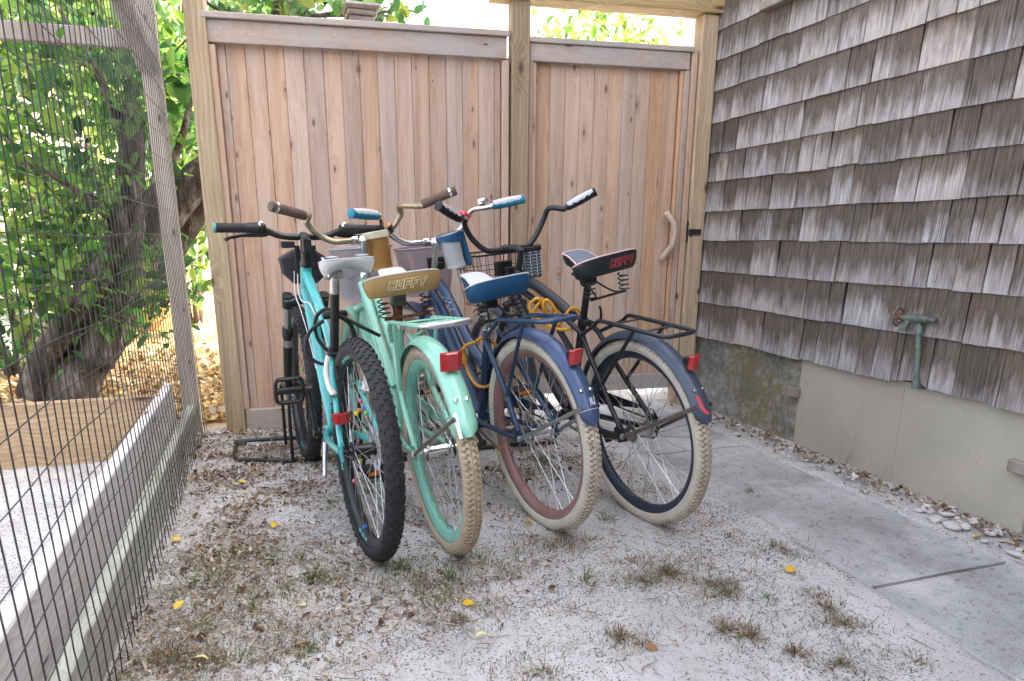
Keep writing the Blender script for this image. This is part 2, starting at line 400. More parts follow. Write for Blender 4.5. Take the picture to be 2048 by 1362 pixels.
M['navyrim'] = plain('dark_navy_rim', (.022, .035, .06), .35, .1, .2, 9, coat=.3)
M['charcoal_fender'] = plain('matte_charcoal_fender', (.050, .072, .105), .45, .15, .14, 5, coat=.15)
M['red_lens'] = None
def lens():
    m = N('red_reflector_lens'); v = m.coords((1, 1, 1)); p = m.n('TexVoronoi'); m.set(p.inputs['Vector'], v); p.inputs['Scale'].default_value = 420
    c = m.ramp(p.outputs['Distance'], [(.1, (.26, .002, .004)), (.7, (.46, .006, .01))])
    m.pbr(c, .12, 0, m.bump(p.outputs['Distance'], .25, .001), .6, .8); return m.m
M['red_lens'] = lens()
M['amber'] = plain('amber_reflector', (.75, .22, .01), .2, 0, .1, 200, coat=.5)
M['clear'] = plain('clear_reflector', (.55, .57, .6), .15, .3, .15, 200, coat=.8)
M['cream'] = plain('cream_vinyl', (.60, .575, .52), .5, 0, .07, 8, bump=.1)
M['white_vinyl'] = plain('white_vinyl', (.56, .57, .585), .45, 0, .06, 8, bump=.1)
M['tan'] = plain('tan_vinyl', (.37, .235, .085), .48, 0, .16, 9, bump=.15)
M['tan_cup'] = plain('brown_leather_cup', (.33, .165, .045), .5, 0, .12, 7, bump=.2)
M['navy_vinyl'] = plain('deep_blue_vinyl', (.012, .082, .190), .42, 0, .12, 9, bump=.12)
M['black_vinyl'] = plain('black_vinyl', (.015, .019, .027), .42, 0, .15, 9, bump=.12)
M['grey_quilt'] = plain('grey_quilted_vinyl', (.10, .13, .17), .55, 0, .15, 120, bump=.5, bscale=90)
M['creamrim'] = plain('cream_cup_rim', (.72, .68, .49), .45, 0, .05, 10)
M['whitecup'] = plain('white_cup', (.55, .57, .60), .4, 0, .04, 6)
M['bluecup'] = plain('blue_cup_band', (.02, .115, .255), .4, 0, .1, 12)
M['greycup'] = plain('slate_cup', (.042, .058, .075), .55, 0, .15, 12, bump=.2)
M['linewhite'] = plain('pale_stitch_line', (.62, .66, .70), .6, 0, .05, 20)
M['pinkline'] = plain('coral_red_line', (.80, .10, .11), .5, 0, .1, 40)
M['pink'] = plain('rose_pin_line', (.75, .50, .48), .5, 0, .05, 20)
M['creamline'] = plain('cream_line', (.80, .74, .50), .5, 0, .05, 20)
M['whiteline'] = plain('silver_script', (.75, .77, .82), .4, .2, .05, 20)
M['browngrip'] = plain('worn_brown_grip', (.125, .085, .06), .75, 0, .3, 40, bump=.5, bscale=300)
M['tealgrip'] = plain('teal_blue_grip', (.012, .20, .32), .5, 0, .12, 40, bump=.15)
M['tealcap'] = plain('faded_teal_cap', (.10, .30, .28), .6, 0, .15, 40)
M['patina'] = plain('tarnished_handlebar', (.42, .36, .25), .4, .85, .35, 30, dirt=.6, dcol=(.28, .17, .08))
M['bellred'] = plain('red_bell', (.62, .02, .045), .3, 0, .1, 30, coat=.6)
M['bag'] = plain('dark_plum_fabric', (.036, .031, .043), .8, 0, .2, 20, bump=.3, bscale=500)
M['yellow'] = plain('yellow_cable', (.78, .36, .018), .4, 0, .1, 20, coat=.2)
M['brass'] = plain('brass_copper', (.42, .20, .09), .45, .6, .3, 60)
M['verdigris'] = plain('verdigris_copper_pipe', (.17, .225, .20), .65, .25, .3, 45, dirt=.6, dcol=(.16, .13, .11), bump=.2)
M['bronze_tap'] = plain('tarnished_bronze', (.14, .16, .14), .6, .4, .35, 60, dirt=.58, dcol=(.15, .10, .07))
M['redwheel'] = plain('flaked_red_wheel', (.17, .07, .06), .7, .2, .5, 90, dirt=.5, dcol=(.42, .39, .38))
M['white_paint'] = plain('white_house_paint', (.80, .80, .78), .6, 0, .05, 3)
M['cream_paint'] = plain('cream_house_paint', (.66, .58, .44), .7, 0, .08, 3)
M['roofing'] = plain('grey_roofing', (.18, .17, .16), .9, 0, .2, 10)
M['pebble'] = plain('pale_pebble', (.58, .55, .52), .75, 0, .2, 20, bump=.2)
M['tubtan'] = plain('terracotta_tub', (.55, .27, .10), .7, 0, .12, 6)
M['tubteal'] = plain('teal_lid', (.08, .36, .40), .5, 0, .1, 10)
M['pebble_white'] = M['pebble']
def tyre_mat(name, side, base, R_):
    m = N(name); v = m.coords(); sx = m.n('SeparateXYZ'); m.set(sx.inputs[0], v)
    rr = m.math('SQRT', m.math('ADD', m.math('MULTIPLY', sx.outputs[0], sx.outputs[0]), m.math('MULTIPLY', sx.outputs[2], sx.outputs[2])))
    k = m.math('MULTIPLY', m.math('SUBTRACT', rr, R_-.0125), 180, clamp=True)
    n1 = m.noise(v, 18, 6, .7)
    sd = m.ramp(n1, [(.3, tuple(c*.82 for c in side)), (.65, side)])
    c = m.mix(k, sd, base)
    ring = m.math('MULTIPLY', m.math('SUBTRACT', rr, R_-.034), 500)
    c = m.mix(m.math('MULTIPLY', m.math('SUBTRACT', 1, m.math('ABSOLUTE', ring), clamp=True), .35), c, tuple(x*.45 for x in side))
    mud = m.noise(v, 9, 7, .75)
    c = m.mix(m.math('MULTIPLY', m.ramp(mud, [(.52, 0.), (.70, .8)]), m.math('MULTIPLY', m.math('SUBTRACT', rr, R_-.03), 40, clamp=True)), c, (.17, .125, .085))
    m.pbr(c, .8, 0, m.bump(m.noise(v, 240, 2), .2, .001), .3); return m.m
def basket_mat(name, col):
    m = N(name); uv = m.n('UVMap').outputs[0]; sx = m.n('SeparateXYZ'); m.set(sx.inputs[0], uv)
    a = m.math('PINGPONG', m.math('ADD', sx.outputs[0], sx.outputs[1]), .5); b = m.math('PINGPONG', m.math('SUBTRACT', sx.outputs[0], sx.outputs[1]), .5)
    k = m.math('MAXIMUM', m.math('LESS_THAN', a, .17), m.math('LESS_THAN', b, .17))
    p = m.pbr(col, .45, .3); t = m.n('BsdfTransparent'); x = m.n('MixShader'); m.set(x.inputs[0], k)
    m.t.links.new(t.outputs[0], x.inputs[1]); m.t.links.new(p.outputs[0], x.inputs[2]); m.t.links.new(x.outputs[0], m.out.inputs[0]); return m.m
M['basket_mauve'] = basket_mat('mauve_expanded_mesh', (.30, .25, .29))
M['basket_grey'] = basket_mat('grey_expanded_mesh', (.34, .35, .42))
M['mauve'] = plain('mauve_rim', (.34, .28, .33), .45, .3, .1, 20)
M['greyrim'] = plain('grey_rim', (.40, .41, .47), .4, .3, .1, 20)

# flat quads/leaves with per-leaf colours, built as one mesh
def leafmesh(name, pos, size, rotm, cols, mat, shape='leaf', parent=None, bend=.25):
    n = len(pos)
    if shape == 'leaf':
        t = np.array([[0, 0, 0], [.3, .24, .06], [.3, -.24, .06], [.65, .20, .04], [.65, -.20, .04], [1, 0, -bend*.5], [.33, 0, -.03], [.66, 0, -.06]], float)
        fs = np.array([[0, 6, 1], [0, 2, 6], [1, 6, 7], [1, 7, 3], [2, 7, 6], [2, 4, 7], [3, 7, 5], [4, 5, 7]])
    elif shape == 'chip':
        t = np.array([[-.5, -.25, 0], [.1, -.34, bend*.5], [.5, 0, bend], [.1, .33, bend*.35], [-.45, .22, bend*.2]], float); fs = np.array([[0, 1, 2], [0, 2, 3], [0, 3, 4]])
    else:   # blade
        t = np.array([[0, -.5, 0], [0, .5, 0], [.12, -.42, .5], [.12, .42, .5], [.45, 0, 1.]], float); fs = np.array([[0, 1, 3], [0, 3, 2], [2, 3, 4]])
    k = len(t); sz = np.asarray(size); sz = sz[:, None]*np.ones(3) if sz.ndim == 1 else sz
    V = np.einsum('nij,nkj->nki', rotm, t[None]*sz[:, None, :])+np.asarray(pos)[:, None, :]
    F = (fs[None]+(np.arange(n)*k)[:, None, None]).reshape(-1, 3)
    me = bpy.data.meshes.new(name); me.vertices.add(n*k); me.vertices.foreach_set('co', V.astype(np.float32).ravel())
    nf = len(F); me.loops.add(nf*3); me.loops.foreach_set('vertex_index', F.astype(np.int32).ravel())
    me.polygons.add(nf); me.polygons.foreach_set('loop_start', np.arange(0, nf*3, 3, dtype=np.int32)); 
    me.update(calc_edges=True)
    ca = me.color_attributes.new('Col', 'FLOAT_COLOR', 'POINT')
    cc = np.ones((n, k, 4), np.float32); cc[:, :, :3] = np.asarray(cols)[:, None, :]; ca.data.foreach_set('color', cc.ravel())
    me.materials.append(mat); me.validate()
    return link(name, me, parent)
def rots(n, tilt, yaw=None, rng=RNG):
    y = rng.uniform(0, 2*np.pi, n) if yaw is None else yaw; a = rng.normal(0, tilt, n); b = rng.normal(0, tilt, n)
    cy, sy, ca, sa, cb, sb = np.cos(y), np.sin(y), np.cos(a), np.sin(a), np.cos(b), np.sin(b); Z = np.zeros(n); O = np.ones(n)
    Rz = np.stack([cy, -sy, Z, sy, cy, Z, Z, Z, O], -1).reshape(n, 3, 3); Ry = np.stack([cb, Z, sb, Z, O, Z, -sb, Z, cb], -1).reshape(n, 3, 3)
    Rx = np.stack([O, Z, Z, Z, ca, -sa, Z, sa, ca], -1).reshape(n, 3, 3); return Rz @ Ry @ Rx
def pick(cols, n, jit=.15, rng=RNG):
    c = np.array(cols)[rng.integers(0, len(cols), n)]; return np.clip(c*(1+rng.normal(0, jit, (n, 1))), .005, 1)

# ================================================================== SETTING
PATH_L, PATH_R, WALL = 1.52, 2.10, 2.28
def gz(x, y):
    return .010*mnoise.noise(Vector((x*1.7, y*1.7, .3)))+.006*mnoise.noise(Vector((x*6, y*6, 2.)))+.006*mnoise.noise(Vector((x*12, y*12, 8.)))+.003*mnoise.noise(Vector((x*25, y*25, 5.)))
def ground():
    f = lambda a, b, s: list(np.arange(a, b, s))
    xs = [-60, -25, -12, -6, -3.5, -2.4]+f(-1.9, 2.5, .028)+[2.8, 4, 7, 12, 25, 60]
    ys = [-30, -12, -5, -2, 0]+f(.55, 4.6, .028)+[4.8, 5.2, 5.8, 6.6, 8, 10, 14, 20, 35, 80]
    V = []; nx = len(xs)
    for y in ys:
        for x in xs:
            z = gz(x, y) if -2 < x < 2.5 and .5 < y < 4.7 else 0
            e_ = .035+.035*mnoise.noise(Vector((y*3.1, 4.4, 0)))+.012*mnoise.noise(Vector((y*17, 1.4, 0)))
            if PATH_L+e_ < x < PATH_R-.03: z = -.03
            elif PATH_L-.1 < x < PATH_R+.05: z = z*.5+.004
            if x < -.55 and y < 3.2: z += .03
            V.append((x, y, z))
    F = [(j*nx+i, j*nx+i+1, (j+1)*nx+i+1, (j+1)*nx+i) for j in range(len(ys)-1) for i in range(nx-1)]
    o = MB().add(V, F).build('ground', M['ground'], ang=180); tag(o, kind='structure')
ground()
path = empty('path', (PATH_L, 0, 0)); tag(path, 'grey concrete slab path running beside the shingled house', kind='structure')
def slab(y0, y1):
    m = MB(); n = 40; pts = []
    for i in range(n+1):
        y = y0+(y1-y0)*i/n; pts.append((.006*mnoise.noise(Vector((y*9, 1, 0))), y))
    V = []; W = PATH_R-PATH_L
    for (dx, y) in pts:
        z = .001+.003*mnoise.noise(Vector((0, y*2, 0)))
        V += [(dx, y, -.08), (dx, y, z-.006), (dx+.008, y, z), (W*.5, y, z+.002), (W-.008-dx, y, z), (W-dx, y, z-.006), (W-dx, y, -.08)]
    k = 7; F = [(i*k+j, i*k+j+1, (i+1)*k+j+1, (i+1)*k+j) for i in range(n) for j in range(k-1)]
    F = [f[::-1] for f in F]+[tuple(range(k)), tuple(n*k+j for j in range(k))[::-1]]
    m.add(V, F); m.build('slab', M['path'], path, ang=30)
slab(-.6, 1.352); slab(1.366, 2.62); slab(2.632, 3.62)

# ================================================================== HOUSE
house = empty('shingled_house', (WALL, 3.48, 0)); tag(house, 'house with weathered grey brown wood shingle wall on a concrete foundation', 'house')
def hp(name, mb, mat, **k):
    o = mb.build(name, mat, house, **k); o.matrix_parent_inverse = house.matrix_world.inverted(); return o
bpy.context.view_layer.update()
hp('wall_sheathing', MB().box((4.8, -1.52, 2.97), (5.0, 9.98, 5.1)), M['shingle'], smooth=False)
def roof():
    m = MB(); m.prism([(1.95, -6.8, 5.35), (4.8, -6.8, 7.2), (7.7, -6.8, 5.35), (7.7, -6.8, 5.5), (4.8, -6.8, 7.4), (1.95, -6.8, 5.5)], (0, 10.5, 0)); hp('roof', m, M['roofing'], smooth=False)
    m = MB(); m.prism([(2.32, 3.45, 5.52), (7.25, 3.45, 5.52), (4.8, 3.45, 7.15)], (0, -.1, 0)); hp('gable_end', m, M['shingle'], smooth=False)
roof()
hp('added_shade_block', MB().box((-1.6, -4.9, 1.5), (7.8, 3.6, 3.0)), M['shingle'], smooth=False)   # unseen block added behind the viewer to cut light and deepen shadows
hp('foundation', MB().box((4.8, -1.52, .21), (4.96, 9.98, .60)), M['found_moss'], smooth=False)
hp('cement_panel', MB().box((2.3125, 2.303, .195), (.014, .5638, .50), bev=.0005), M['panel'], smooth=False); hp('cement_panel', MB().box((2.3128, 1.757, .195), (.014, .5264, .50), bev=.0005), M['panel'], smooth=False)
hp('cement_panel', MB().box((2.3135, .6, .195), (.012, 1.6, .50), bev=.003), M['found_moss'], smooth=False)
for (y, z) in ((2.615, .252), (1.515, .228)):
    hp('wood_block', MB().box((2.293, y, z), (.028, .085 if y > 2 else .10, .042), bev=.003), M['gray_post'], smooth=False)
rows = [.413, .607, .779, .943, 1.093, 1.247, 1.391, 1.545, 1.70, 1.845, 1.99, 2.14, 2.29, 2.44]
def shingles():
    rr = random.Random(3)
    for i, z in enumerate(rows[:-1]):
        ex = rows[i+1]-z; y = 3.475; first = True
        while y > 1.02:
            wd = rr.choice([.085, .10, .12, .135, .15, .165, .185, .21])*rr.uniform(.92, 1.1)
            if first: wd *= rr.uniform(.4, 1)
            first = False
            y0 = max(y-wd, .98); gap = rr.choice([.003, .0035, .005, .007])
            h = ex+.03; n = 5; dz = rr.choice([0, 0, 0, .002, -.003, .004])+rr.uniform(-.001, .001); sk = rr.uniform(-.0015, .0015)
            x0 = rr.uniform(-.0035, .002); th = .011+rr.uniform(-.002, .003); curl = rr.uniform(0, .004)
            V = []; ww = wd-gap; n = 6
            for j in range(n+1):
                t = j/n; yy = -ww*t
                e = dz+sk*(t-.5)+.0012*mnoise.noise(Vector((y*7+t*3, z*3, i)))
                if i == 0: e += .006*mnoise.noise(Vector((y*5+t*2.5, 9, 1)))
                if i == 0 and .25 < (y-wd*t-1.83)/.22 < 1.0: e += .02*math.sin(math.pi*((y-wd*t-1.83)/.22-.25)/.75)
                cx = x0-curl*(2*t-1)**2
                V += [(cx, yy, e), (cx+.011+.001*math.sin(t*5), yy+sk, h), (cx+th, yy, e)]
            F = []
            for j in range(n):
                a, b = j*3, (j+1)*3
                F += [(a, a+1, b+1, b), (a+2, a, b, b+2)]
            F += [(0, 2, 1), (n*3, n*3+1, n*3+2)]
            o = MB().add(V, F).build('shingle', M['shingle'], house, smooth=False)
            o.location = Vector((WALL-.002, y, z))-house.location
            y = y0
shingles()
hp('white_side_wall', MB().box((2.86, 3.64, 1.75), (1.1, .33, 3.5)), M['white_paint'], smooth=False)
# window sill at the top
p = PX(1525, 26, 2.262)
hp('window_sill', MB().box((2.262, p.y-.42, p.z+.022), (.05, .84, .036), bev=.004), M['gray_post'], smooth=False)
hp('window_casing', MB().box((2.266, p.y-.42, p.z+.10), (.03, .74, .11), bev=.003), M['white_paint'], smooth=False)

# outdoor tap
tp = PX(1842, 640, 2.255)
tap = empty('outdoor_tap', (2.255, tp.y, tp.z)); tag(tap, 'tarnished outdoor tap on a green copper pipe against the shingles', 'tap')
pb = PX(1830, 772, 2.262)-Vector(tap.location)
m = MB(); m.tube(spline([(0, .006, -.005), (.0, 0, -.06), (pb.x*.5, pb.y*.5, pb.z*.5), (pb.x, pb.y, pb.z+.02), (pb.x+.004, pb.y-.002, pb.z), (pb.x+.06, pb.y-.004, pb.z-.006)], 5), .0090, 12); m.build('pipe', M['verdigris'], tap)
MB().tube([(pb.x, pb.y, pb.z+.03), (pb.x, pb.y, pb.z-.008)], .0122, 12).build('pipe_collar', M['verdigris'], tap); MB().tube([(0, 0, -.02), (0, 0, -.05)], .0122, 12).build('pipe_collar', M['verdigris'], tap)
MB().tube([(.0, -.035, .004), (-.005, .02, .003), (-.012, .065, .0)], [.012, .018, .014], 14).tube([(0, -.03, .004), (.002, -.06, .003)], .011, 10).build('valve_body', M['bronze_tap'], tap)
MB().tube(spline([(-.008, .035, 0), (-.018, .045, -.02), (-.022, .05, -.042)], 4), [.012]*9, 12).tube([(-.021, .049, -.03), (-.023, .051, -.046)], .0155, 12).build('spout', M['bronze_tap'], tap)
wh = MB(); c0 = Vector((-.016, .088, .004)); ax = Vector((-.25, 1, 0)).normalized(); e1 = Vector((0, 0, 1)); e2 = ax.cross(e1)
ring = [c0+(e1*math.cos(a)+e2*math.sin(a))*(.033+.003*math.cos(6*a)) for a in np.linspace(0, 2*math.pi, 49)[:-1]]
wh.tube(ring, .0042, 8, closed=True)
for k in range(6):
    a = k*math.pi/3; wh.tube([c0, c0+(e1*math.cos(a)+e2*math.sin(a))*.033], .0036, 6)
hw = wh.build('handle_wheel', M['redwheel'], tap); MB().tube([c0-ax*.03, c0+ax*.004], .0075, 10).build('spindle', M['brass'], hw)

# ================================================================== FENCE AND GATE
rr = random.Random(8)
FA = R(-4.7); fence_mat = Matrix.Translation((-.25, 3.65, 0)) @ Matrix.Rotation(FA, 4, 'Z')   # local: x along, -y to the viewer
def froot(name, s): return empty(name, mat=fence_mat @ Matrix.Translation((s, 0, 0)))
def fp(root, s0, name, c, d, mat, bev=.003, rot=None):     # centre in fence coordinates; mesh origin at the piece
    o = MB().box((0, 0, 0), d, rot, bev).build(name, mat, root, smooth=False); o.location = (c[0]-s0, c[1], c[2]); return o
_alt = [0]
def board(root, s0, a, b, zc, hgt, mt='cedar'):      # tongue-and-groove board: the tongue closes the joint behind the face
    _alt[0] ^= 1
    o = MB().box((0, 0, 0), (b-a-.0015, .02, hgt), None, .0020).box((0, .0055+.004*_alt[0], 0), (b-a+.008, .003, hgt-.01)).build('board', M[mt], root, smooth=False)
    o.location = ((a+b)/2-s0, .034+rr.uniform(-.0015, .0015), zc)
def post(name, s, zt, label, mat, d=0.0, wd=.09):
    r = froot(name, s); o = MB().box((0, 0, zt/2-.05), (wd, wd, zt+.1), None, .004).build('post_timber', mat, r, smooth=False); o.location = (0, d+.045, 0)
    tag(r, label, 'fence post', 'square timber fence posts'); return r
post('fence_post', -.002, 2.35, 'greenish timber post at the left end of the cedar fence', M['treated'], -.03)
post('fence_post', 1.485, 2.062, 'knotty brown timber post between the cedar fence and the gate', M['treated_brown'], -.03)
post('fence_post', 2.492, 2.062, 'yellowish timber gate post tight against the shingled house wall', M['treated_gold'], -.03)
panel = froot('cedar_fence', .7); tag(panel, 'long cedar privacy fence panel of upright boards behind the bicycles', 'fence')
fp(panel, .7, 'top_cap', (.722, .018, 1.9135), (1.40, .10, .026), M['cedar_rail'])
fp(panel, .7, 'top_rail', (.722, .001, 1.852), (1.39, .032, .094), M['cedar_rail'])
fp(panel, .7, 'bottom_rail', (.722, .006, .052), (1.35, .034, .106), M['cedar_rail'])
fp(panel, .7, 'stile', (.052, .003, .953), (.034, .028, 1.690), M['cedar'])
fp(panel, .7, 'stile', (1.412, .003, .953), (.034, .028, 1.690), M['cedar'])
ed = [0.070, 0.106, 0.191, 0.276, 0.363, 0.45, 0.537, 0.62, 0.703, 0.788, 0.87, 0.953, 1.035, 1.118, 1.2, 1.28, 1.362, 1.394]
for a, b in zip(ed[:-1], ed[1:]):
    board(panel, .7, a, b, .955, 1.72)
gate = froot('gate', 1.95); tag(gate, 'cedar gate with a curved branch handle beside the house wall', 'gate')
fp(gate, 1.95, 'top_cap', (1.97, .018, 1.896), (.885, .09, .024), M['cedar_rail'])
fp(gate, 1.95, 'top_rail', (1.965, .001, 1.842), (.86, .032, .082), M['cedar_rail'])
fp(gate, 1.95, 'bottom_rail', (1.965, .004, .152), (.86, .034, .085), M['cedar_rail'])
fp(gate, 1.95, 'stile', (1.5435, .003, 1.004), (.022, .030, 1.776), M['cedar'])
fp(gate, 1.95, 'stile', (1.563, .006, .997), (.016, .026, 1.600), M['cedar'])
fp(gate, 1.95, 'stile', (2.388, .003, .997), (.030, .030, 1.600), M['cedar'])
fp(gate, 1.95, 'stile', (2.364, .008, .997), (.016, .026, 1.600), M['cedar_fresh'])
fp(gate, 1.95, 'stop_strip', (2.424, .004, .955), (.034, .034, 1.87), M['cedar_fresh'])
fp(gate, 1.95, 'jamb', (1.548, .066, 1.0), (.10, .02, 1.80), M['cedar'])
fp(gate, 1.95, 'jamb', (2.415, .066, 1.0), (.13, .02, 1.80), M['cedar'])
fp(panel, .7, 'backing_strip', (.048, .068, .95), (.09, .02, 1.75), M['cedar'])
fp(panel, .7, 'backing_strip', (1.415, .068, .95), (.08, .02, 1.75), M['cedar'])
ge = [1.572, 1.653, 1.732, 1.81, 1.888, 1.966, 2.043, 2.119, 2.196, 2.273, 2.356]
for a, b in zip(ge[:-1], ge[1:]):
    board(gate, 1.95, a, b, 1.0, 1.66, 'cedar_gate')
_nail = MB().lathe([(.0001, -.0012), (.0028, -.0008), (.003, .0)], axis='y', n=8).mesh('nail', M['alloy'])
for s_ in (.10, .22, .34, .46, .60, .75, .90, 1.05, 1.20, 1.33, 1.40):
    o = link('nail', _nail, panel, (s_-.7, -.0152, 1.855+rr.uniform(-.03, .03)))
for s_ in (1.56, 1.68, 1.82, 1.96, 2.10, 2.24, 2.36):
    o = link('nail', _nail, gate, (s_-1.95, -.0152, 1.845+rr.uniform(-.025, .025)))
hd = MB().tube(spline([(2.322, -.004, 1.082), (2.325, -.022, 1.072), (2.345, -.044, 1.03), (2.352, -.05, .975), (2.342, -.046, .915), (2.318, -.024, .868), (2.314, -.004, .845)], 6), [.017, .018, .018, .017, .016, .016]+[.0155]*24+[.016, .017, .017, .017, .017, .018, .018], 12).build('handle', M['handlewood'], gate)
hd.location = (-1.95, 0, 0)
lt = MB().box((2.446, -.018, .985), (.006, .012, .115), None, .002).box((2.478, -.040, .986), (.075, .004, .03), None, .002).box((2.450, -.028, .986), (.006, .024, .03), None, .001).tube([(2.448, -.02, .955), (2.462, -.034, .968)], .004, 8).build('latch', M['black_metal'], gate)
lt.location = (-1.95, 0, 0)
beam = froot('overhead_beam', 1.95); tag(beam, 'pale timber beam laid across the gate posts', 'beam')
fp(beam, 1.95, 'beam_timber', (1.96, .012, 2.132), (1.23, .125, .134), M['treated_beam'], .004)
# capped post standing behind the fence
cpp = PY(722, 40, 4.0); cp = empty('capped_post', (cpp.x, 4.0, 0)); tag(cp, 'grey capped fence post rising just above the cedar fence top', 'fence post')
MB().box((0, 0, cpp.z/2-.05), (.10, .10, cpp.z)).build('post_timber', M['gray_post'], cp, smooth=False)
MB().box((0, 0, cpp.z-.01), (.125, .125, .03), None, .004).box((0, 0, cpp.z+.02), (.15, .15, .026), None, .006).box((0, 0, cpp.z+.048), (.185, .185, .028), None, .012).build('cap', M['gray_post'], cp, smooth=False)

# ================================================================== KENNEL
KX = -.418
kn = empty('kennel_frame', (-.46, 3.7, 0)); tag(kn, 'weathered timber frame of the dog kennel with low boards at the left', 'kennel')
def kp(name, c, d, mat, rot=None, bev=.004):
    o = MB().box((0, 0, 0), d, rot, bev).build(name, mat, kn, smooth=False); o.location = Vector(c)-kn.location; return o
kp('corner_post', (-.462, 3.705, 1.25), (.076, .085, 2.6), M['kennel_post'])
kp('lower_board', (-.462, 2.15, .070), (.040, 3.02, .150), M['kick2'])
kp('upper_board', (-.517, 2.02, .205), (.040, 2.72, .190), M['kick'])
kp('cross_board', (-1.27, 3.20, .155), (1.50, .038, .295), M['bed'])
kp('short_post', (-.515, 3.40, .15), (.035, .035, .32), M['kick'])
kp('gate_post', (-.473, .985, .16), (.05, .06, .36), M['gray_post'])
a = PY(60, 62, 3.72); b = PY(285, 80, 3.72)
kp('top_rail', ((a.x+b.x)/2-.2, 3.74, (a.z+b.z)/2), (b.x-a.x+.4, .04, .075), M['gray_post'])
p0 = Vector((-.47, 3.66, 1.68)); p1 = Vector((-.60, 3.05, 2.33)); dv = p1-p0
kp('brace', (p0+p1)/2, (.075, .045, dv.length), M['gray_post'], dv.to_track_quat('Z', 'Y').to_matrix())
kp('head_rail', (-.468, 2.1, 2.56), (.09, 3.3, .09), M['gray_post'])
mesh = empty('wire_mesh_fence', (KX, 2.2, 0)); tag(mesh, 'black welded wire mesh stretched along the front of the kennel', 'wire fence')
def wob(y, z, k): return mnoise.noise(Vector((y*2.2, z*2.2, k)))
bpy.context.view_layer.update()
def wire(path, r=.00135, n=6, par=None):
    o = MB().tube(path, r, n).build('wire', M['vinylwire'], par or mesh, ang=180); o.matrix_parent_inverse = (par or mesh).matrix_world.inverted(); return o
y = .80; i = 0
while y < 3.70:
    pts = []
    for z in list(np.linspace(.0, .6, 9))+list(np.linspace(.75, 2.45, 9)):
        low = max(0, 1-z/.5)
        yy = y+.004*wob(y*.3, z, 1)+.010*low*wob(y*3, z*3, 4); xx = KX+.008*wob(y, z, 2)+.006*low*wob(y*4, z*4, 8)+.012*low
        pts.append((xx, yy, z+.002))
    wire(pts, .0016); y += .0508; i += 1
for z in np.arange(.055, 2.46, .102):
    wire([(KX+.0028+.008*wob(yy, z, 2)+.006*max(0, 1-z/.5)*wob(yy*4, z*4, 8)+.012*max(0, 1-z/.5), yy, z+.012*wob(yy*.8, z, 6)) for yy in np.linspace(.78, 3.70, 34)], .0013)
# the kennel's far side mesh
far = empty('back_wire_mesh', (-1.2, 3.76, 0)); tag(far, 'fine wire mesh on the far side of the kennel before the tree', 'wire fence')
bpy.context.view_layer.update()
for z in np.arange(.36, 2.4, .15): wire([(-2.2, 3.765, z+.006*wob(0, z, 1)), (-1.3, 3.765, z+.01*wob(1, z, 3)), (-.47, 3.765, z)], .0011, 5, far)
for x in np.arange(-2.2, -.5, .102): wire([(x, 3.766, .31), (x+.004, 3.766, 1.2), (x, 3.766, 2.4)], .0009, 5, far)
# ================================================================== BICYCLES
def bike_matrix(x, y, psi, phi):
    f = Vector((-math.sin(psi), math.cos(psi), 0)); l0 = Vector((-math.cos(psi), -math.sin(psi), 0))
    up = Vector((0, 0, 1))*math.cos(phi)-l0*math.sin(phi); l = up.cross(f)
    m = Matrix.Identity(4)
    for i in range(3): m[i][0] = f[i]; m[i][1] = l[i]; m[i][2] = up[i]; m[i][3] = (x, y, -.006)[i]
    return m
class Bike:
    def __init__(s, name, x, y, psi, phi, RW, label, cat='bicycle', group='bicycles leaning side by side'):
        s.m = bike_matrix(x, y, R(psi), R(phi)); s.root = empty(name, mat=s.m); s.R = RW
        tag(s.root, label, cat, group)
    def part(s, name, mb, mat, parent=None, ang=40, label=None):
        o = mb.build(name, mat, parent or s.root, ang=ang)
        if label: o['label'] = label
        return o
    def steer(s, axis_pt, ang_axis, turn):    # steering transform in bike coordinates
        ax = Vector((-math.sin(ang_axis), 0, math.cos(ang_axis))); p = Vector(axis_pt)
        return Matrix.Translation(p) @ Matrix.Rotation(turn, 4, ax) @ Matrix.Translation(-p)

def tread(mb, RW, w, kind):
    if kind == 'mtb':
        n = 64
        for i in range(n):
            a = 2*math.pi*i/n
            for row, (b, dx, dl, sk) in enumerate(((0, .0, .011, 0), (24, .35, .012, 35), (-24, .35, .012, -35), (50, .7, .011, 20), (-50, .7, .011, -20))):
                block(mb, RW, w, a+dx*2*math.pi/n, R(b), .0085, dl, .0034, R(sk))
            block(mb, RW, w, a+.5*2*math.pi/n, R(72), .008, .008, .0026, 0); block(mb, RW, w, a+.5*2*math.pi/n, R(-72), .008, .008, .0026, 0)
    else:
        n = 116
        for i in range(n):
            a = 2*math.pi*i/n
            for (b, dx, dt, dl, sk) in ((17, 0, .0062, .0115, 28), (-17, .5, .0062, .0115, -28), (43, .35, .0060, .013, 22), (-43, .85, .0060, .013, -22), (64, .35, .0045, .008, 0), (-64, .85, .0045, .008, 0)):
                block(mb, RW, w, a+dx*2*math.pi/n, R(b), dt*1.75, dl*.92, .0016, R(sk*.6))
        for s_ in (-1, 1):
            mb.lathe([(RW-.0012, s_*.0012), (RW+.0006, s_*.0016), (RW+.0006, s_*.0045), (RW-.0012, s_*.005)], axis='y', n=96, closed=True)
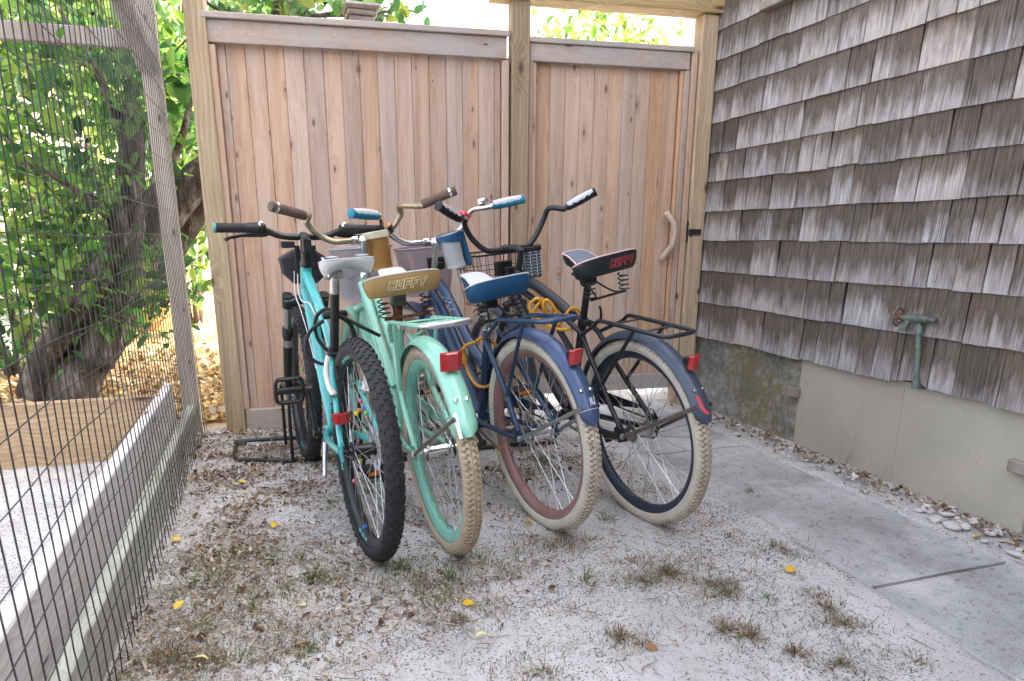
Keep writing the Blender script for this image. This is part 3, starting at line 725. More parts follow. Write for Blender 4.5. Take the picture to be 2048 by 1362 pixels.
def block(mb, RW, w, a, b, lt, ll, h, sk):
    # lug on the tyre: a around the wheel, b across the section
    rc = RW-w/2; ca, sa = math.cos(a), math.sin(a); cb, sb = math.cos(b), math.sin(b)
    rad = Vector((ca, 0, sa)); tan = Vector((-sa, 0, ca)); yv = Vector((0, 1, 0))
    nrm = rad*cb+yv*sb; lat = yv*cb-rad*sb
    t2 = tan*math.cos(sk)+lat*math.sin(sk); l2 = lat*math.cos(sk)-tan*math.sin(sk)
    c = rad*(rc+w/2*cb)+yv*(w/2*sb)
    V = []
    for (q, k) in ((-.0015, 1), (h, .78)):
        for (i, j) in ((-1, -1), (1, -1), (1, 1), (-1, 1)):
            V.append(c+nrm*q+t2*(i*lt/2*k)+l2*(j*ll/2*k))
    mb.add(V, [(4, 5, 6, 7), (0, 1, 5, 4), (1, 2, 6, 5), (2, 3, 7, 6), (3, 0, 4, 7)])
_spk = {}
def wheel(bk, name, c, RW, w, tmat, rimmat, rim_in, treadmat, kind, spokemat, hubmat, hub=(.016, .028), steer=None, nspk=36, hubw=.036, label=None):
    prof = []
    for k in range(15):
        a = R(-128+256*k/14); prof.append((RW-w/2+w/2*math.cos(a), w/2*math.sin(a)))
    o = MB().lathe(prof, axis='y', n=80).build(name, tmat, bk.root, ang=60)
    mat = Matrix.Translation(c)
    if steer is not None: mat = steer @ mat
    o.matrix_local = mat
    if label: o['label'] = label
    tr = MB(); tread(tr, RW, w, kind); t = tr.build('tread', treadmat, o, smooth=False); t['kind'] = 'stuff'
    ro = RW-w*.86; ri = ro-rim_in; hw = w*.36
    rm = [(ro+.004, hw), (ro-.004, hw+.001), (ri+.006, hw*.66), (ri, hw*.34), (ri-.0005, 0), (ri, -hw*.34), (ri+.006, -hw*.66), (ro-.004, -hw-.001), (ro+.004, -hw)]
    MB().lathe(rm, axis='y', n=80).build('rim', rimmat, o, ang=50)
    hb = MB(); hr, fr = hub
    hb.lathe([(.001, -.066), (.009, -.066), (.009, -.055), (.0055, -.055), (.0055, -hubw-.012), (.012, -hubw-.010), (.014, -hubw-.003), (fr, -hubw-.002), (fr, -hubw+.002), (hr, -hubw+.006), (hr*.92, 0), (hr, hubw-.006), (fr, hubw-.002), (fr, hubw+.002), (.014, hubw+.003), (.012, hubw+.010), (.0055, hubw+.012), (.0055, .055), (.009, .055), (.009, .066), (.001, .066)], axis='y', n=24)
    hb.build('hub', hubmat, o)
    key = (round(ri, 4), hubw, fr, spokemat.name)
    if key not in _spk:
        L = []
        for v in range(4):
            side = 1 if v % 2 == 0 else -1; lead = 1 if v < 2 else -1
            a0 = lead*R(62)+R(10)*(v-1.5); st = Vector((fr*.9*math.cos(a0), side*hubw, fr*.9*math.sin(a0))); en = Vector((ri+.001, side*.004, 0))
            L.append(MB().tube([st, st.lerp(en, .93), en], [.0011, .0011, .0021], 5).mesh('spoke', spokemat))
        _spk[key] = L
    for i in range(nspk):
        link('spoke', _spk[key][i % 4], o, rot=(0, -2*math.pi*i/nspk, 0))
    return o
def fender(bk, name, c, RF, w, a0, a1, mat, parent=None, drop=.020, tip=1):
    n = 44; V = []; F = []; ts = np.linspace(-1, 1, 11); k = len(ts)
    for off in (0, -.0018):
        for i in range(n+1):
            a = a0+(a1-a0)*i/n; e = (n-i)/n*(a1-a0)
            kk = 1.0
            if tip and e < R(7): kk = max(.35, math.sqrt(max(0, 1-(1-e/R(7))**2*.86)))
            for t in ts:
                r_ = RF+off-drop*abs(t)**2.4; V.append((c[0]+r_*math.cos(a), c[1]+w/2*t*kk, c[2]+r_*math.sin(a)))
    b = (n+1)*k
    for i in range(n):
        for j in range(k-1):
            q = (i*k+j, i*k+j+1, (i+1)*k+j+1, (i+1)*k+j); F.append(q); F.append(tuple(x+b for x in q[::-1]))
        for j in (0, k-1):
            q = (i*k+j, (i+1)*k+j, (i+1)*k+j+b, i*k+j+b); F.append(q if j == 0 else q[::-1])
    for i in (0, n):
        for j in range(k-1):
            q = (i*k+j, i*k+j+1, i*k+j+1+b, i*k+j+b); F.append(q[::-1] if i == 0 else q)
    return bk.part(name, MB().add(V, F), mat, parent, ang=50)
HALF = [(0, .0), (.001, .045), (.006, .085), (.018, .110), (.042, .120), (.070, .112), (.098, .087), (.125, .063), (.155, .049), (.2, .042), (.243, .037), (.268, .027), (.279, .0)]
def saddle(bk, pos, mats, scale=(1, 1, 1), yaw=0, pitch=0, roll=0, half=HALF, skirt=(.060, .034), text=None, textmat=None, edge_in=.010, name='saddle', dome=.008, label=None, rise=.024, arch=0, kick=.026):
    top, side, pipe = mats
    out = [Vector((x, y, 0)) for (x, y) in half]+[Vector((x, -y, 0)) for (x, y) in half[-2:0:-1]]
    out = spline(out, 5, closed=True); L = half[-1][0]
    def zt(x): q = min(1, max(0, (x-.13)/.12)); return kick*max(0, 1-x/.10)**1.35-.007*math.sin(math.pi*min(1, x/.20))+rise*q*q*(3-2*q)
    def dp(x): return skirt[0]+(skirt[1]-skirt[0])*min(1, (x/L)*1.15)+(zt(x)-kick*.45)*.6
    m4 = Matrix.Translation(pos) @ Matrix.Rotation(yaw, 4, 'Z') @ Matrix.Rotation(-pitch, 4, 'Y') @ Matrix.Rotation(roll, 4, 'X') @ Matrix.Diagonal((*scale, 1))
    n = len(out)
    # skirt
    V = []; F = []; lv = [(0, 0.), (.12, .0035), (.5, .004), (.85, .0), (1, -.006)]
    ctr = Vector((L*.42, 0, 0))
    for (h, bl) in lv:
        for p in out:
            q = p+(p-ctr).normalized()*(bl-edge_in*h); V.append(m4 @ Vector((q.x, q.y, zt(p.x)-dp(p.x)*h*(1 if not arch else .42+arch*(abs(p.y)/.084)**2))))
    for i in range(len(lv)-1):
        for j in range(n):
            j2 = (j+1) % n; F.append((i*n+j, (i+1)*n+j, (i+1)*n+j2, i*n+j2))
    F.append(tuple((len(lv)-1)*n+j for j in range(n)))
    sd = bk.part(name, MB().add(V, F), side, ang=55, label=label)
    # top cover
    V = []; F = []; rings = [(1, 0), (.93, .55), (.78, .85), (.5, 1), (.2, 1.02)]
    for (k, hh) in rings:
        for p in out:
            q = Vector((L*.45+(p.x-L*.45)*(1-(1-k)*.9), p.y*k, 0)); V.append(m4 @ Vector((q.x, q.y, zt(q.x)+dome*hh*(.7+.3*math.sin(math.pi*q.x/L)))))
    for i in range(len(rings)-1):
        for j in range(n):
            j2 = (j+1) % n; F.append((i*n+j, i*n+j2, (i+1)*n+j2, (i+1)*n+j))
    F.append(tuple((len(rings)-1)*n+j for j in range(n)))
    bk.part('saddle_top', MB().add(V, F), top, sd, ang=60)
    bk.part('piping', MB().tube([m4 @ Vector((p.x, p.y, zt(p.x)+.001)) for p in out], .0028, 6, closed=True), pipe, sd)
    if text:
        tw, th, yoff = text; mb = MB(); LET = {
         'H': [(0, 0), (0, 1), (.27, 1), (.27, .62), (.5, .62), (.5, 1), (.77, 1), (.77, 0), (.5, 0), (.5, .38), (.27, .38), (.27, 0)],
         'U': [(0, 1), (.27, 1), (.27, .26), (.5, .26), (.5, 1), (.77, 1), (.77, .14), (.62, 0), (.15, 0), (0, .14)],
         'F': [(0, 0), (0, 1), (.76, 1), (.76, .74), (.27, .74), (.27, .62), (.62, .62), (.62, .38), (.27, .38), (.27, 0)],
         'Y': [(0, 1), (.26, 1), (.42, .64), (.58, 1), (.86, 1), (.55, .40), (.55, 0), (.28, 0), (.28, .40)]}
        x = 0; tot = .82*4+.86
        for ch in 'HUFFY':
            P = []
            for (a, b) in LET[ch]:
                u = (x+a+.34*b-tot/2-.1)/tot*tw; v = (b-.5)*th
                yy = -(u)+yoff              # reading left to right as seen from behind
                # rear surface x at this y
                hx = 0
                for (q0, q1) in zip(half[:-1], half[1:]):
                    if q0[1] <= abs(yy) <= q1[1]: hx = q0[0]+(q1[0]-q0[0])*(abs(yy)-q0[1])/max(1e-6, q1[1]-q0[1]); break
                h = .5-v/skirt[0]
                P.append(m4 @ Vector((hx-.0052+edge_in*h, yy, zt(.0)-dp(0)*h)))
            mb.tube(P, .0006 if tw < .11 else .0009, 5, closed=True); x += .82
        o = bk.part('lettering', mb, textmat, sd); o['kind'] = 'stuff'
    return sd, m4
def springs(bk, parent, m4, mat, y=.068, x=.05, z0=-.055, z1=-.115, r=.017, turns=4):
    for s_ in (-1, 1):
        P = [m4 @ Vector((x+r*math.cos(a), s_*y+r*math.sin(a), z0+(z1-z0)*a/(2*math.pi*turns))) for a in np.linspace(0, 2*math.pi*turns, turns*14)]
        bk.part('spring', MB().tube(P, .0024, 6), mat, parent)
def rack(bk, mat, z, zr, xf, xr, w=.062, sup_x=-.07, stay=(.13, .05, .47), front=(.28, .036, .64), slats=(.07, -.09), tape=None, r=.0072, zf=None):
    zf = z if zf is None else zf
    zz = lambda x: zf+(zr-zf)*(xf-x)/(xf-xr)
    P = [(front[0], front[1], front[2]), (xf+.012, w, zf-.022), (xf-.012, w, zf), (xr+.03, w, zz(xr+.03)), (xr+.004, w*.82, zr), (xr, 0, zr), (xr+.004, -w*.82, zr), (xr+.03, -w, zz(xr+.03)), (xf-.012, -w, zf), (xf+.012, -w, zf-.022), (front[0], -front[1], front[2])]
    path = [Vector(P[0])]
    for i in range(1, len(P)-1):
        a, b, c_ = Vector(P[i-1]), Vector(P[i]), Vector(P[i+1]); d1 = min(.018, (b-a).length*.4); d2 = min(.018, (c_-b).length*.4)
        p1 = b+(a-b).normalized()*d1; p2 = b+(c_-b).normalized()*d2; path += [p1, (p1+p2)/2*.5+b*.5, p2]
    path.append(Vector(P[-1]))
    rk = bk.part('luggage_rack', MB().tube(path, r, 10), mat)
    for x in slats:
        bk.part('slat', MB().box((x, 0, zz(x)-.001), (.016, w*2-.006, .004), None, .001), mat, rk)
    for s_ in (-1, 1):
        bk.part('support', MB().tube([(sup_x, s_*w, zz(sup_x)-.003), (stay[0], s_*stay[1], stay[2])], r*.92, 10), mat, rk)
    if tape:
        i0, i1 = tape[0], tape[1]; q = [p for p in path if p.x < xr+.075 and (p.y < w*.99 or p.x < xr+.04)]
        bk.part('tape_wrap', MB().tube(q, [r*1.22+.0006*math.sin(i*2.1) for i in range(len(q))], 10), M['alloy'], rk)
    return rk
def reflector(bk, parent, pos, size, mat, ang=0, yaw=0, plastic=None):
    m4 = Matrix.Translation(pos) @ Matrix.Rotation(yaw, 4, 'Z') @ Matrix.Rotation(ang, 4, 'Y')
    w_, h_ = size; V = []; F = []
    sec = [(-.5, .010), (-.25, 0), (.25, 0), (.5, .010)]     # faceted rear lens, facing -x
    for (t, dx) in sec:
        for z in (-.5, -.44, .44, .5):
            V.append(m4 @ Vector((dx+(.004 if abs(z) > .45 else 0), t*w_, z*h_)))
    for i in range(3):
        for j in range(3): F.append((i*4+j, i*4+j+1, (i+1)*4+j+1, (i+1)*4+j))
    b = len(V); V += [m4 @ Vector((.013, t*w_, z*h_)) for (t, _) in sec for z in (-.5, .5)]
    for i in range(3):
        F += [(i*4+3, b+i*2+1, b+(i+1)*2+1, (i+1)*4+3), (i*4, (i+1)*4, b+(i+1)*2, b+i*2)]
    F += [(0, b, b+1, 3), (1, 0, 3, 2), (12, 15, b+7, b+6), (b, b+2, b+3, b+1), (b+2, b+4, b+5, b+3), (b+4, b+6, b+7, b+5)]
    o = bk.part('rear_reflector', MB().add(V, F), mat, parent, ang=20)
    q = MB(); c = m4 @ Vector((.0165, 0, 0)); q.box(c, (.005, w_*.94, h_*.94), (Matrix.Rotation(yaw, 3, 'Z') @ Matrix.Rotation(ang, 3, 'Y')), .002)
    q.box(m4 @ Vector((.036, 0, -h_*.1)), (.024, .016, h_*.4), (Matrix.Rotation(yaw, 3, 'Z') @ Matrix.Rotation(ang, 3, 'Y')))
    bk.part('reflector_bracket', q, M['black_plastic'], o); return o
def cup(bk, c, r0, r1, h, mats, tilt=(0, 0), style='plain', name='cup_holder'):
    m4 = Matrix.Translation(c) @ Matrix.Rotation(tilt[0], 4, 'X') @ Matrix.Rotation(tilt[1], 4, 'Y')
    T = lambda mb: MB().add([m4 @ Vector(v) for v in mb.v], mb.f)
    body = MB().lathe([(.001, 0), (r1*.96, 0), (r1, .004), (r0, h), (r0-.003, h), (r1-.003, .006), (.001, .006)], n=36)
    o = bk.part(name, T(body), mats[0])
    if style == 'leather':
        bk.part('cup_rim', T(MB().lathe([(r0-.0045, h-.022), (r0+.0025, h-.022), (r0+.003, h+.001), (r0-.0015, h+.004), (r0-.0045, h)], n=36, closed=True)), mats[1], o)
        bk.part('cup_base', T(MB().lathe([(r1-.001, .0), (r1+.002, .0), (r1+.0022, .013), (r1, .013)], n=36, closed=True)), mats[0], o)
    elif style == 'band':
        # wavy topped coloured holder ring with a spine
        n = 40; V = []; F = []
        for i in range(n+1):
            a = 2*math.pi*i/n; lo = h-.026-.008*math.sin(2*a+.6)-(.02*max(0, math.cos(a-R(280)))**4)
            for (rr_, zz_) in ((r0+.0015, h+.003), (r0+.0035, h+.003), (r0+.0035, lo), (r0+.0008, lo)):
                V.append((rr_*math.cos(a), rr_*math.sin(a), zz_))
        for i in range(n):
            for j in range(4): F.append((i*4+j, i*4+(j+1) % 4, (i+1)*4+(j+1) % 4, (i+1)*4+j))
        bk.part('cup_band', T(MB().add(V, F)), mats[1], o)
        bk.part('cup_spine', T(MB().box((.0, -r0-.012, h*.45), (.030, .024, h*1.16), None, .007)), mats[1], o)
        bk.part('cup_base', T(MB().lathe([(r1-.002, -.002), (r1+.0015, -.002), (r1+.002, .010), (r1, .010)], n=36, closed=True)), mats[0], o)
    elif style == 'quilt':
        bk.part('cup_rim', T(MB().lathe([(r0-.004, h-.016), (r0+.0015, h-.016), (r0+.002, h+.001), (r0-.001, h+.003)], n=36, closed=True)), M['black_plastic'], o)
        mb = MB()
        for k in range(10):
            a = 2*math.pi*k/10; mb.tube([((r1+.0012+(r0-r1)*t)*math.cos(a), (r1+.0012+(r0-r1)*t)*math.sin(a), h*t) for t in (.03, .86)], .0009, 4)
        for j in range(8):
            z = .012+j*h*.105; P = []
            for k in range(21):
                a = 2*math.pi*k/20; zz_ = z+(.007 if k % 2 else 0); t = zz_/h; P.append(((r1+.0012+(r0-r1)*t)*math.cos(a), (r1+.0012+(r0-r1)*t)*math.sin(a), zz_))
            mb.tube(P[:-1], .0009, 4, closed=True)
        q = bk.part('quilt_lines', T(mb), M['linewhite'], o); q['kind'] = 'stuff'
    return o
def bell(bk, c, mats, parent, up=(0, 0, 1), r=.022):
    q = Vector(up).to_track_quat('Z', 'Y').to_matrix().to_4x4(); m4 = Matrix.Translation(c) @ q
    T = lambda mb: MB().add([m4 @ Vector(v) for v in mb.v], mb.f)
    o = bk.part('bell', T(MB().lathe([(.001, .016), (r*.5, .0155), (r*.85, .012), (r, .005), (r, 0), (r*.9, 0)], n=28)), mats[0], parent)
    bk.part('bell_base', T(MB().lathe([(r*.86, .0), (r*.88, -.008), (r*.5, -.012), (.008, -.012), (.008, -.026)], n=24).box((r+.004, 0, -.004), (.014, .007, .006))), mats[1], o)
def basket(bk, c, wt, wb, h, mat, rimmat, dx=.22, dxb=.17):
    # tapered oval basket; wt/wb full widths, dx/dxb fore-aft sizes
    V = []; F = []; uv = []; n = 48; lv = 8
    def ring(t):
        a_ = (wb+(wt-wb)*t)/2; b_ = (dxb+(dx-dxb)*t)/2; P = []
        for i in range(n):
            a = 2*math.pi*i/n; ca, sa = math.cos(a), math.sin(a)
            P.append(Vector((c[0]+b_*math.copysign(abs(ca)**.86, ca), c[1]+a_*math.copysign(abs(sa)**.86, sa), c[2]+h*(t-1))))
        return P
    for k in range(lv+1): V += ring(k/lv)
    for k in range(lv):
        for i in range(n):
            F.append((k*n+i, k*n+(i+1) % n, (k+1)*n+(i+1) % n, (k+1)*n+i)); uv.append((k, i))
    F.append(tuple(range(n))[::-1])
    me = MB().add(V, F).mesh('basket', mat); U = me.uv_layers.new(name='UVMap')
    per = wt*2+dx*2; su = per/n/.0125; sv = h/lv/.0125
    for p in me.polygons:
        if p.index < len(uv):
            k, i = uv[p.index]
            for li, (a, b) in zip(p.loop_indices, ((0, 0), (1, 0), (1, 1), (0, 1))): U.data[li].uv = ((i+a)*su, (k+b)*sv)
        else:
            for li in p.loop_indices:
                co = me.vertices[me.loops[li].vertex_index].co; U.data[li].uv = (co.x/.0125, co.y/.0125)
    o = link('basket', me, bk.root)
    bk.part('basket_rim', MB().tube(ring(1), .0042, 8, closed=True), rimmat, o); bk.part('basket_foot', MB().tube(ring(.0), .003, 6, closed=True), rimmat, o)
    bk.part('mount_plate', MB().box((c[0]-dx/2-.006, c[1], c[2]-.065), (.018, .075, .05), None, .003).box((c[0]-dx/2-.03, c[1], c[2]-.075), (.05, .03, .03), None, .003), M['black_plastic'], o)
    return o
def wirebasket(bk, c, wt, wb, h, mat, dx=.24, dxb=.18):
    def pt(i, n, t):
        a_ = (wb+(wt-wb)*t)/2; b_ = (dxb+(dx-dxb)*t)/2; u = (i % n)/n*4; s_ = int(u); f = u-s_
        x, y = [(-1, -1+2*f), (-1+2*f, 1), (1, 1-2*f), (1-2*f, -1)][s_]
        return Vector((c[0]+b_*x, c[1]+a_*y, c[2]+h*(t-1)))
    n = 24; o = bk.part('basket', MB().tube([pt(i, n, 1) for i in range(n)], .0042, 8, closed=True), mat)
    mb = MB()
    for i in range(n): mb.tube([pt(i, n, 1), pt(i, n, 0)], .0015, 5)
    for t in (0, .25, .5, .72): mb.tube([pt(i, n, t) for i in range(n)], .0016, 5, closed=True)
    for k in range(1, 6): mb.tube([pt(k, n, 0), pt(18-k, n, 0)], .0015, 5)
    q = bk.part('basket_wires', mb, mat, o); q['kind'] = 'stuff'
    bk.part('mount_plate', MB().box((c[0]-dx/2-.01, c[1]+.01, c[2]-.06), (.03, .075, .06), None, .003).box((c[0]-dx/2-.035, c[1], c[2]-.085), (.05, .045, .06), None, .005), M['black_plastic'], o)
def crank(bk, bb, ang, mat, ring_r=.082, arm=.165, y0=.062, pedal_rot=0, pedmat=None, reflect=True, gw=.09, cage=False):
    for s_ in (1, -1):
        a = ang if s_ > 0 else ang+math.pi; e = Vector((bb[0]+arm*math.cos(a), s_*(y0+.018), bb[2]+arm*math.sin(a))); b0 = Vector((bb[0], s_*y0, bb[2]))
        c_ = bk.part('crank_arm', MB().tube([b0, b0.lerp(e, .5), e], [(.009, .015), (.0075, .012), (.008, .012)], 10, flat=(0, 1, 0)).tube([b0-Vector((0, s_*.012, 0)), b0+Vector((0, s_*.01, 0))], .018, 14).tube([e-Vector((0, s_*.010, 0)), e+Vector((0, s_*.012, 0))], .012, 12), mat)
        p = e+Vector((0, s_*(.022+gw/2), 0)); rot = Matrix.Rotation(pedal_rot, 3, 'Y'); mb = MB()
        if cage:
            mb.box(p, (.022, gw, .018), rot, .004)
            for q in (-1, 1): mb.box(p+rot @ Vector((q*.042, 0, 0)), (.012, gw*.82, .020), rot, .003)
            for q in (-1, 1): mb.tube(spline([p+rot @ Vector((-.045, q*gw*.36, 0)), p+rot @ Vector((-.03, q*gw*.5, 0)), p+rot @ Vector((.03, q*gw*.5, 0)), p+rot @ Vector((.045, q*gw*.36, 0))], 4), .007, 8)
        else:
            mb.box(p, (.026, gw, .020), rot, .004)
            for q in (-1, 1): mb.box(p+rot @ Vector((q*.030, 0, 0)), (.020, gw*.96, .024), rot, .003)
        mb.tube([e, p-Vector((0, s_*gw/2, 0))], .006, 8)
        pd = bk.part('pedal', mb, pedmat or M['black_plastic'], c_)
        if reflect:
            for q in (-1, 1): bk.part('pedal_reflector', MB().box(p+rot @ Vector((q*.041, 0, 0)), (.003, gw*.6, .012), rot), M['amber'], c_)
    cr = bk.part('chainring', MB().lathe([(ring_r-.014, -.0535), (ring_r, -.0535), (ring_r, -.0505), (ring_r-.014, -.0505)], (bb[0], 0, bb[2]), 'y', 40, closed=True), M['black_metal'])
    for k in range(5):
        a = k*2*math.pi/5; bk.part('spider_arm', MB().box((bb[0]+math.cos(a)*ring_r*.5, -.052, bb[2]+math.sin(a)*ring_r*.5), (ring_r*.84, .004, .016), Matrix.Rotation(-a, 3, 'Y')), M['black_metal'], cr)
def chain(bk, bb, hubp, r1, r2, y=-.052):
    P = []
    for a in np.linspace(R(84), R(-84), 14): P.append((bb[0]+r1*math.cos(a), y, bb[2]+r1*math.sin(a)))
    for a in np.linspace(R(-96), R(-264), 10): P.append((hubp[0]+r2*math.cos(a), y+.006, hubp[2]+r2*math.sin(a)))
    bk.part('chain', MB().tube(P, (.0035) , 6, closed=True), M['chain'])
def handlebar(bk, clamp, fit, mat, gripmats, T, style, dia=.0115, grip_dir=(-.066, .092, .028)):
    s_, w, h = fit; bars = []
    P = []
    gd = Vector(grip_dir).normalized()
    def side(sg):
        gc = Vector((-s_, w, h)); gi = gc-gd*.066; ge = gc+gd*.062
        L = [Vector((0, 0, 0)), Vector((0, .05, 0)), Vector((.004, .10, .004)), Vector((.012, .15, h*.28)), Vector((.006, .185, h*.62)), Vector((-.022, w-.105, h*.86)), gi-gd*.012-Vector((0, 0, .002)), gi, ge]
        return [Vector((p.x, p.y*sg, p.z)) for p in L]
    Lp = spline(side(1), 6); Rp = spline(side(-1), 6)
    path = [T @ (Vector(clamp)+p) for p in (Lp[::-1]+Rp[1:])]
    hb = bk.part('handlebar', MB().tube(path, dia, 12), mat)
    for sg in (1, -1):
        S = side(sg); gi, ge = S[-2], S[-1]; ax = (ge-gi).normalized(); TT = lambda p: T @ (Vector(clamp)+p)
        if style == 'plain':
            bk.part('grip', MB().tube([TT(gi-ax*.006), TT(gi+ax*.01), TT(gi+ax*.06), TT(ge-ax*.01), TT(ge+ax*.004), TT(ge+ax*.006)], [.0165, .0172, .0168, .0182, .0175, .010], 18), gripmats[0], hb)
            bk.part('grip_clamp', MB().tube([TT(ge-ax*.022), TT(ge-ax*.012)], .0192, 18), M['chrome'], hb)
        else:
            n = 18; rr_ = [.0155+.0022*math.sin(math.pi*i/n)+(.0007*(i % 4 < 2)) for i in range(n+1)]
            pts = [TT(gi.lerp(ge, i/n)) for i in range(n+1)]
            g = bk.part('grip', MB().tube(pts, rr_, 18), gripmats[1], hb)
            up = Vector((0, 0, .0032))+ax.cross(Vector((0, 0, 1))).normalized()*.0
            pp = [TT(gi.lerp(ge, .02+.9*i/n)+up+Vector((-.001, 0, .0008))) for i in range(n+1)]
            bk.part('grip_pad', MB().tube(pp, [.0150+.0026*math.sin(math.pi*i/n) for i in range(n+1)], 18), gripmats[0], g)
            bk.part('grip_end', MB().tube([TT(ge-ax*.004), TT(ge+ax*.001), TT(ge+ax*.004)], [.0185, .0188, .015], 18), gripmats[1], g)
    return hb, path
def stem(bk, axis0, clamp, head_ang, mat, T, r=.0125, style='seven', head_top=None):
    c = Vector(clamp); a0 = Vector(axis0); mb = MB(); ax = Vector((-math.sin(head_ang), 0, math.cos(head_ang)))
    top = a0+ax*max(.02, (c.z-a0.z-.012)/math.cos(head_ang))
    mb.tube([T @ a0, T @ (top+ax*.012)], [r, r], 14)
    mb.tube(spline([T @ (top-ax*.004), T @ (top+(c-top)*.3+Vector((0, 0, .012))), T @ (c+Vector((-.006, 0, 0)))], 5), [(.015, .013)]*11, 12)
    st = bk.part('stem', mb, mat)
    bk.part('bar_clamp', MB().tube([T @ (c+Vector((0, .028, 0))), T @ (c+Vector((0, -.028, 0)))], .0168, 16).box(T @ (c+Vector((.012, 0, .012))), (.016, .02, .012)), mat, st)
    return st
def fork(bk, crown, hub, mat, T, w0=.040, w1=.056, r0=.0135, r1=.008):
    fk = None
    cr = Vector(crown); hb = Vector(hub)
    fk = bk.part('fork', MB().tube([T @ (cr+Vector((0, -w0-.012, -.006))), T @ (cr+Vector((0, -w0*.5, .004))), T @ (cr+Vector((0, w0*.5, .004))), T @ (cr+Vector((0, w0+.012, -.006)))], .016, 10), mat)
    for s_ in (1, -1):
        P = spline([cr+Vector((0, s_*w0, -.004)), cr.lerp(hb, .5)+Vector((-.012, s_*(w0+w1)/2, 0)), cr.lerp(hb, .85)+Vector((-.008, s_*w1, 0)), hb+Vector((0, s_*w1, .004))], 5)
        bk.part('fork_blade', MB().tube([T @ p for p in P], [r0+(r1-r0)*i/(len(P)-1) for i in range(len(P))], 10), mat, fk)
    return fk
def frame_rear(bk, fr, mat, bb, seat_top, stay_pts, hub, cs_w=.068, r=.0095, drop=True):
    for s_ in (1, -1):
        P = [Vector((p[0], s_*p[1], p[2])) for p in stay_pts]
        bk.part('seat_stay', MB().tube(spline(P, 5), r, 10), mat, fr)
        Q = [Vector((bb[0]-.02, s_*.028, bb[2]+.002)), Vector((bb[0]-.09, s_*.045, bb[2]+.004)), Vector((.12, s_*(cs_w-.004), hub[2]-.018)), Vector((.03, s_*cs_w, hub[2]-.006))]
        bk.part('chain_stay', MB().tube(spline(Q, 6), r*1.1, 10), mat, fr)
        if drop:
            bk.part('dropout', MB().prism([(.045, s_*(cs_w-.003), hub[2]-.02), (.055, s_*(cs_w-.003), hub[2]+.012), (.022, s_*(cs_w-.003), hub[2]+.045), (-.004, s_*(cs_w-.003), hub[2]+.018), (-.016, s_*(cs_w-.003), hub[2]-.016), (.012, s_*(cs_w-.003), hub[2]-.026)], (0, s_*.006, 0)), mat, fr)
        bk.part('axle_nut', MB().tube([(0, s_*.062, hub[2]), (0, s_*.083, hub[2])], [.0095, .009], 6), M['alloy'], fr)

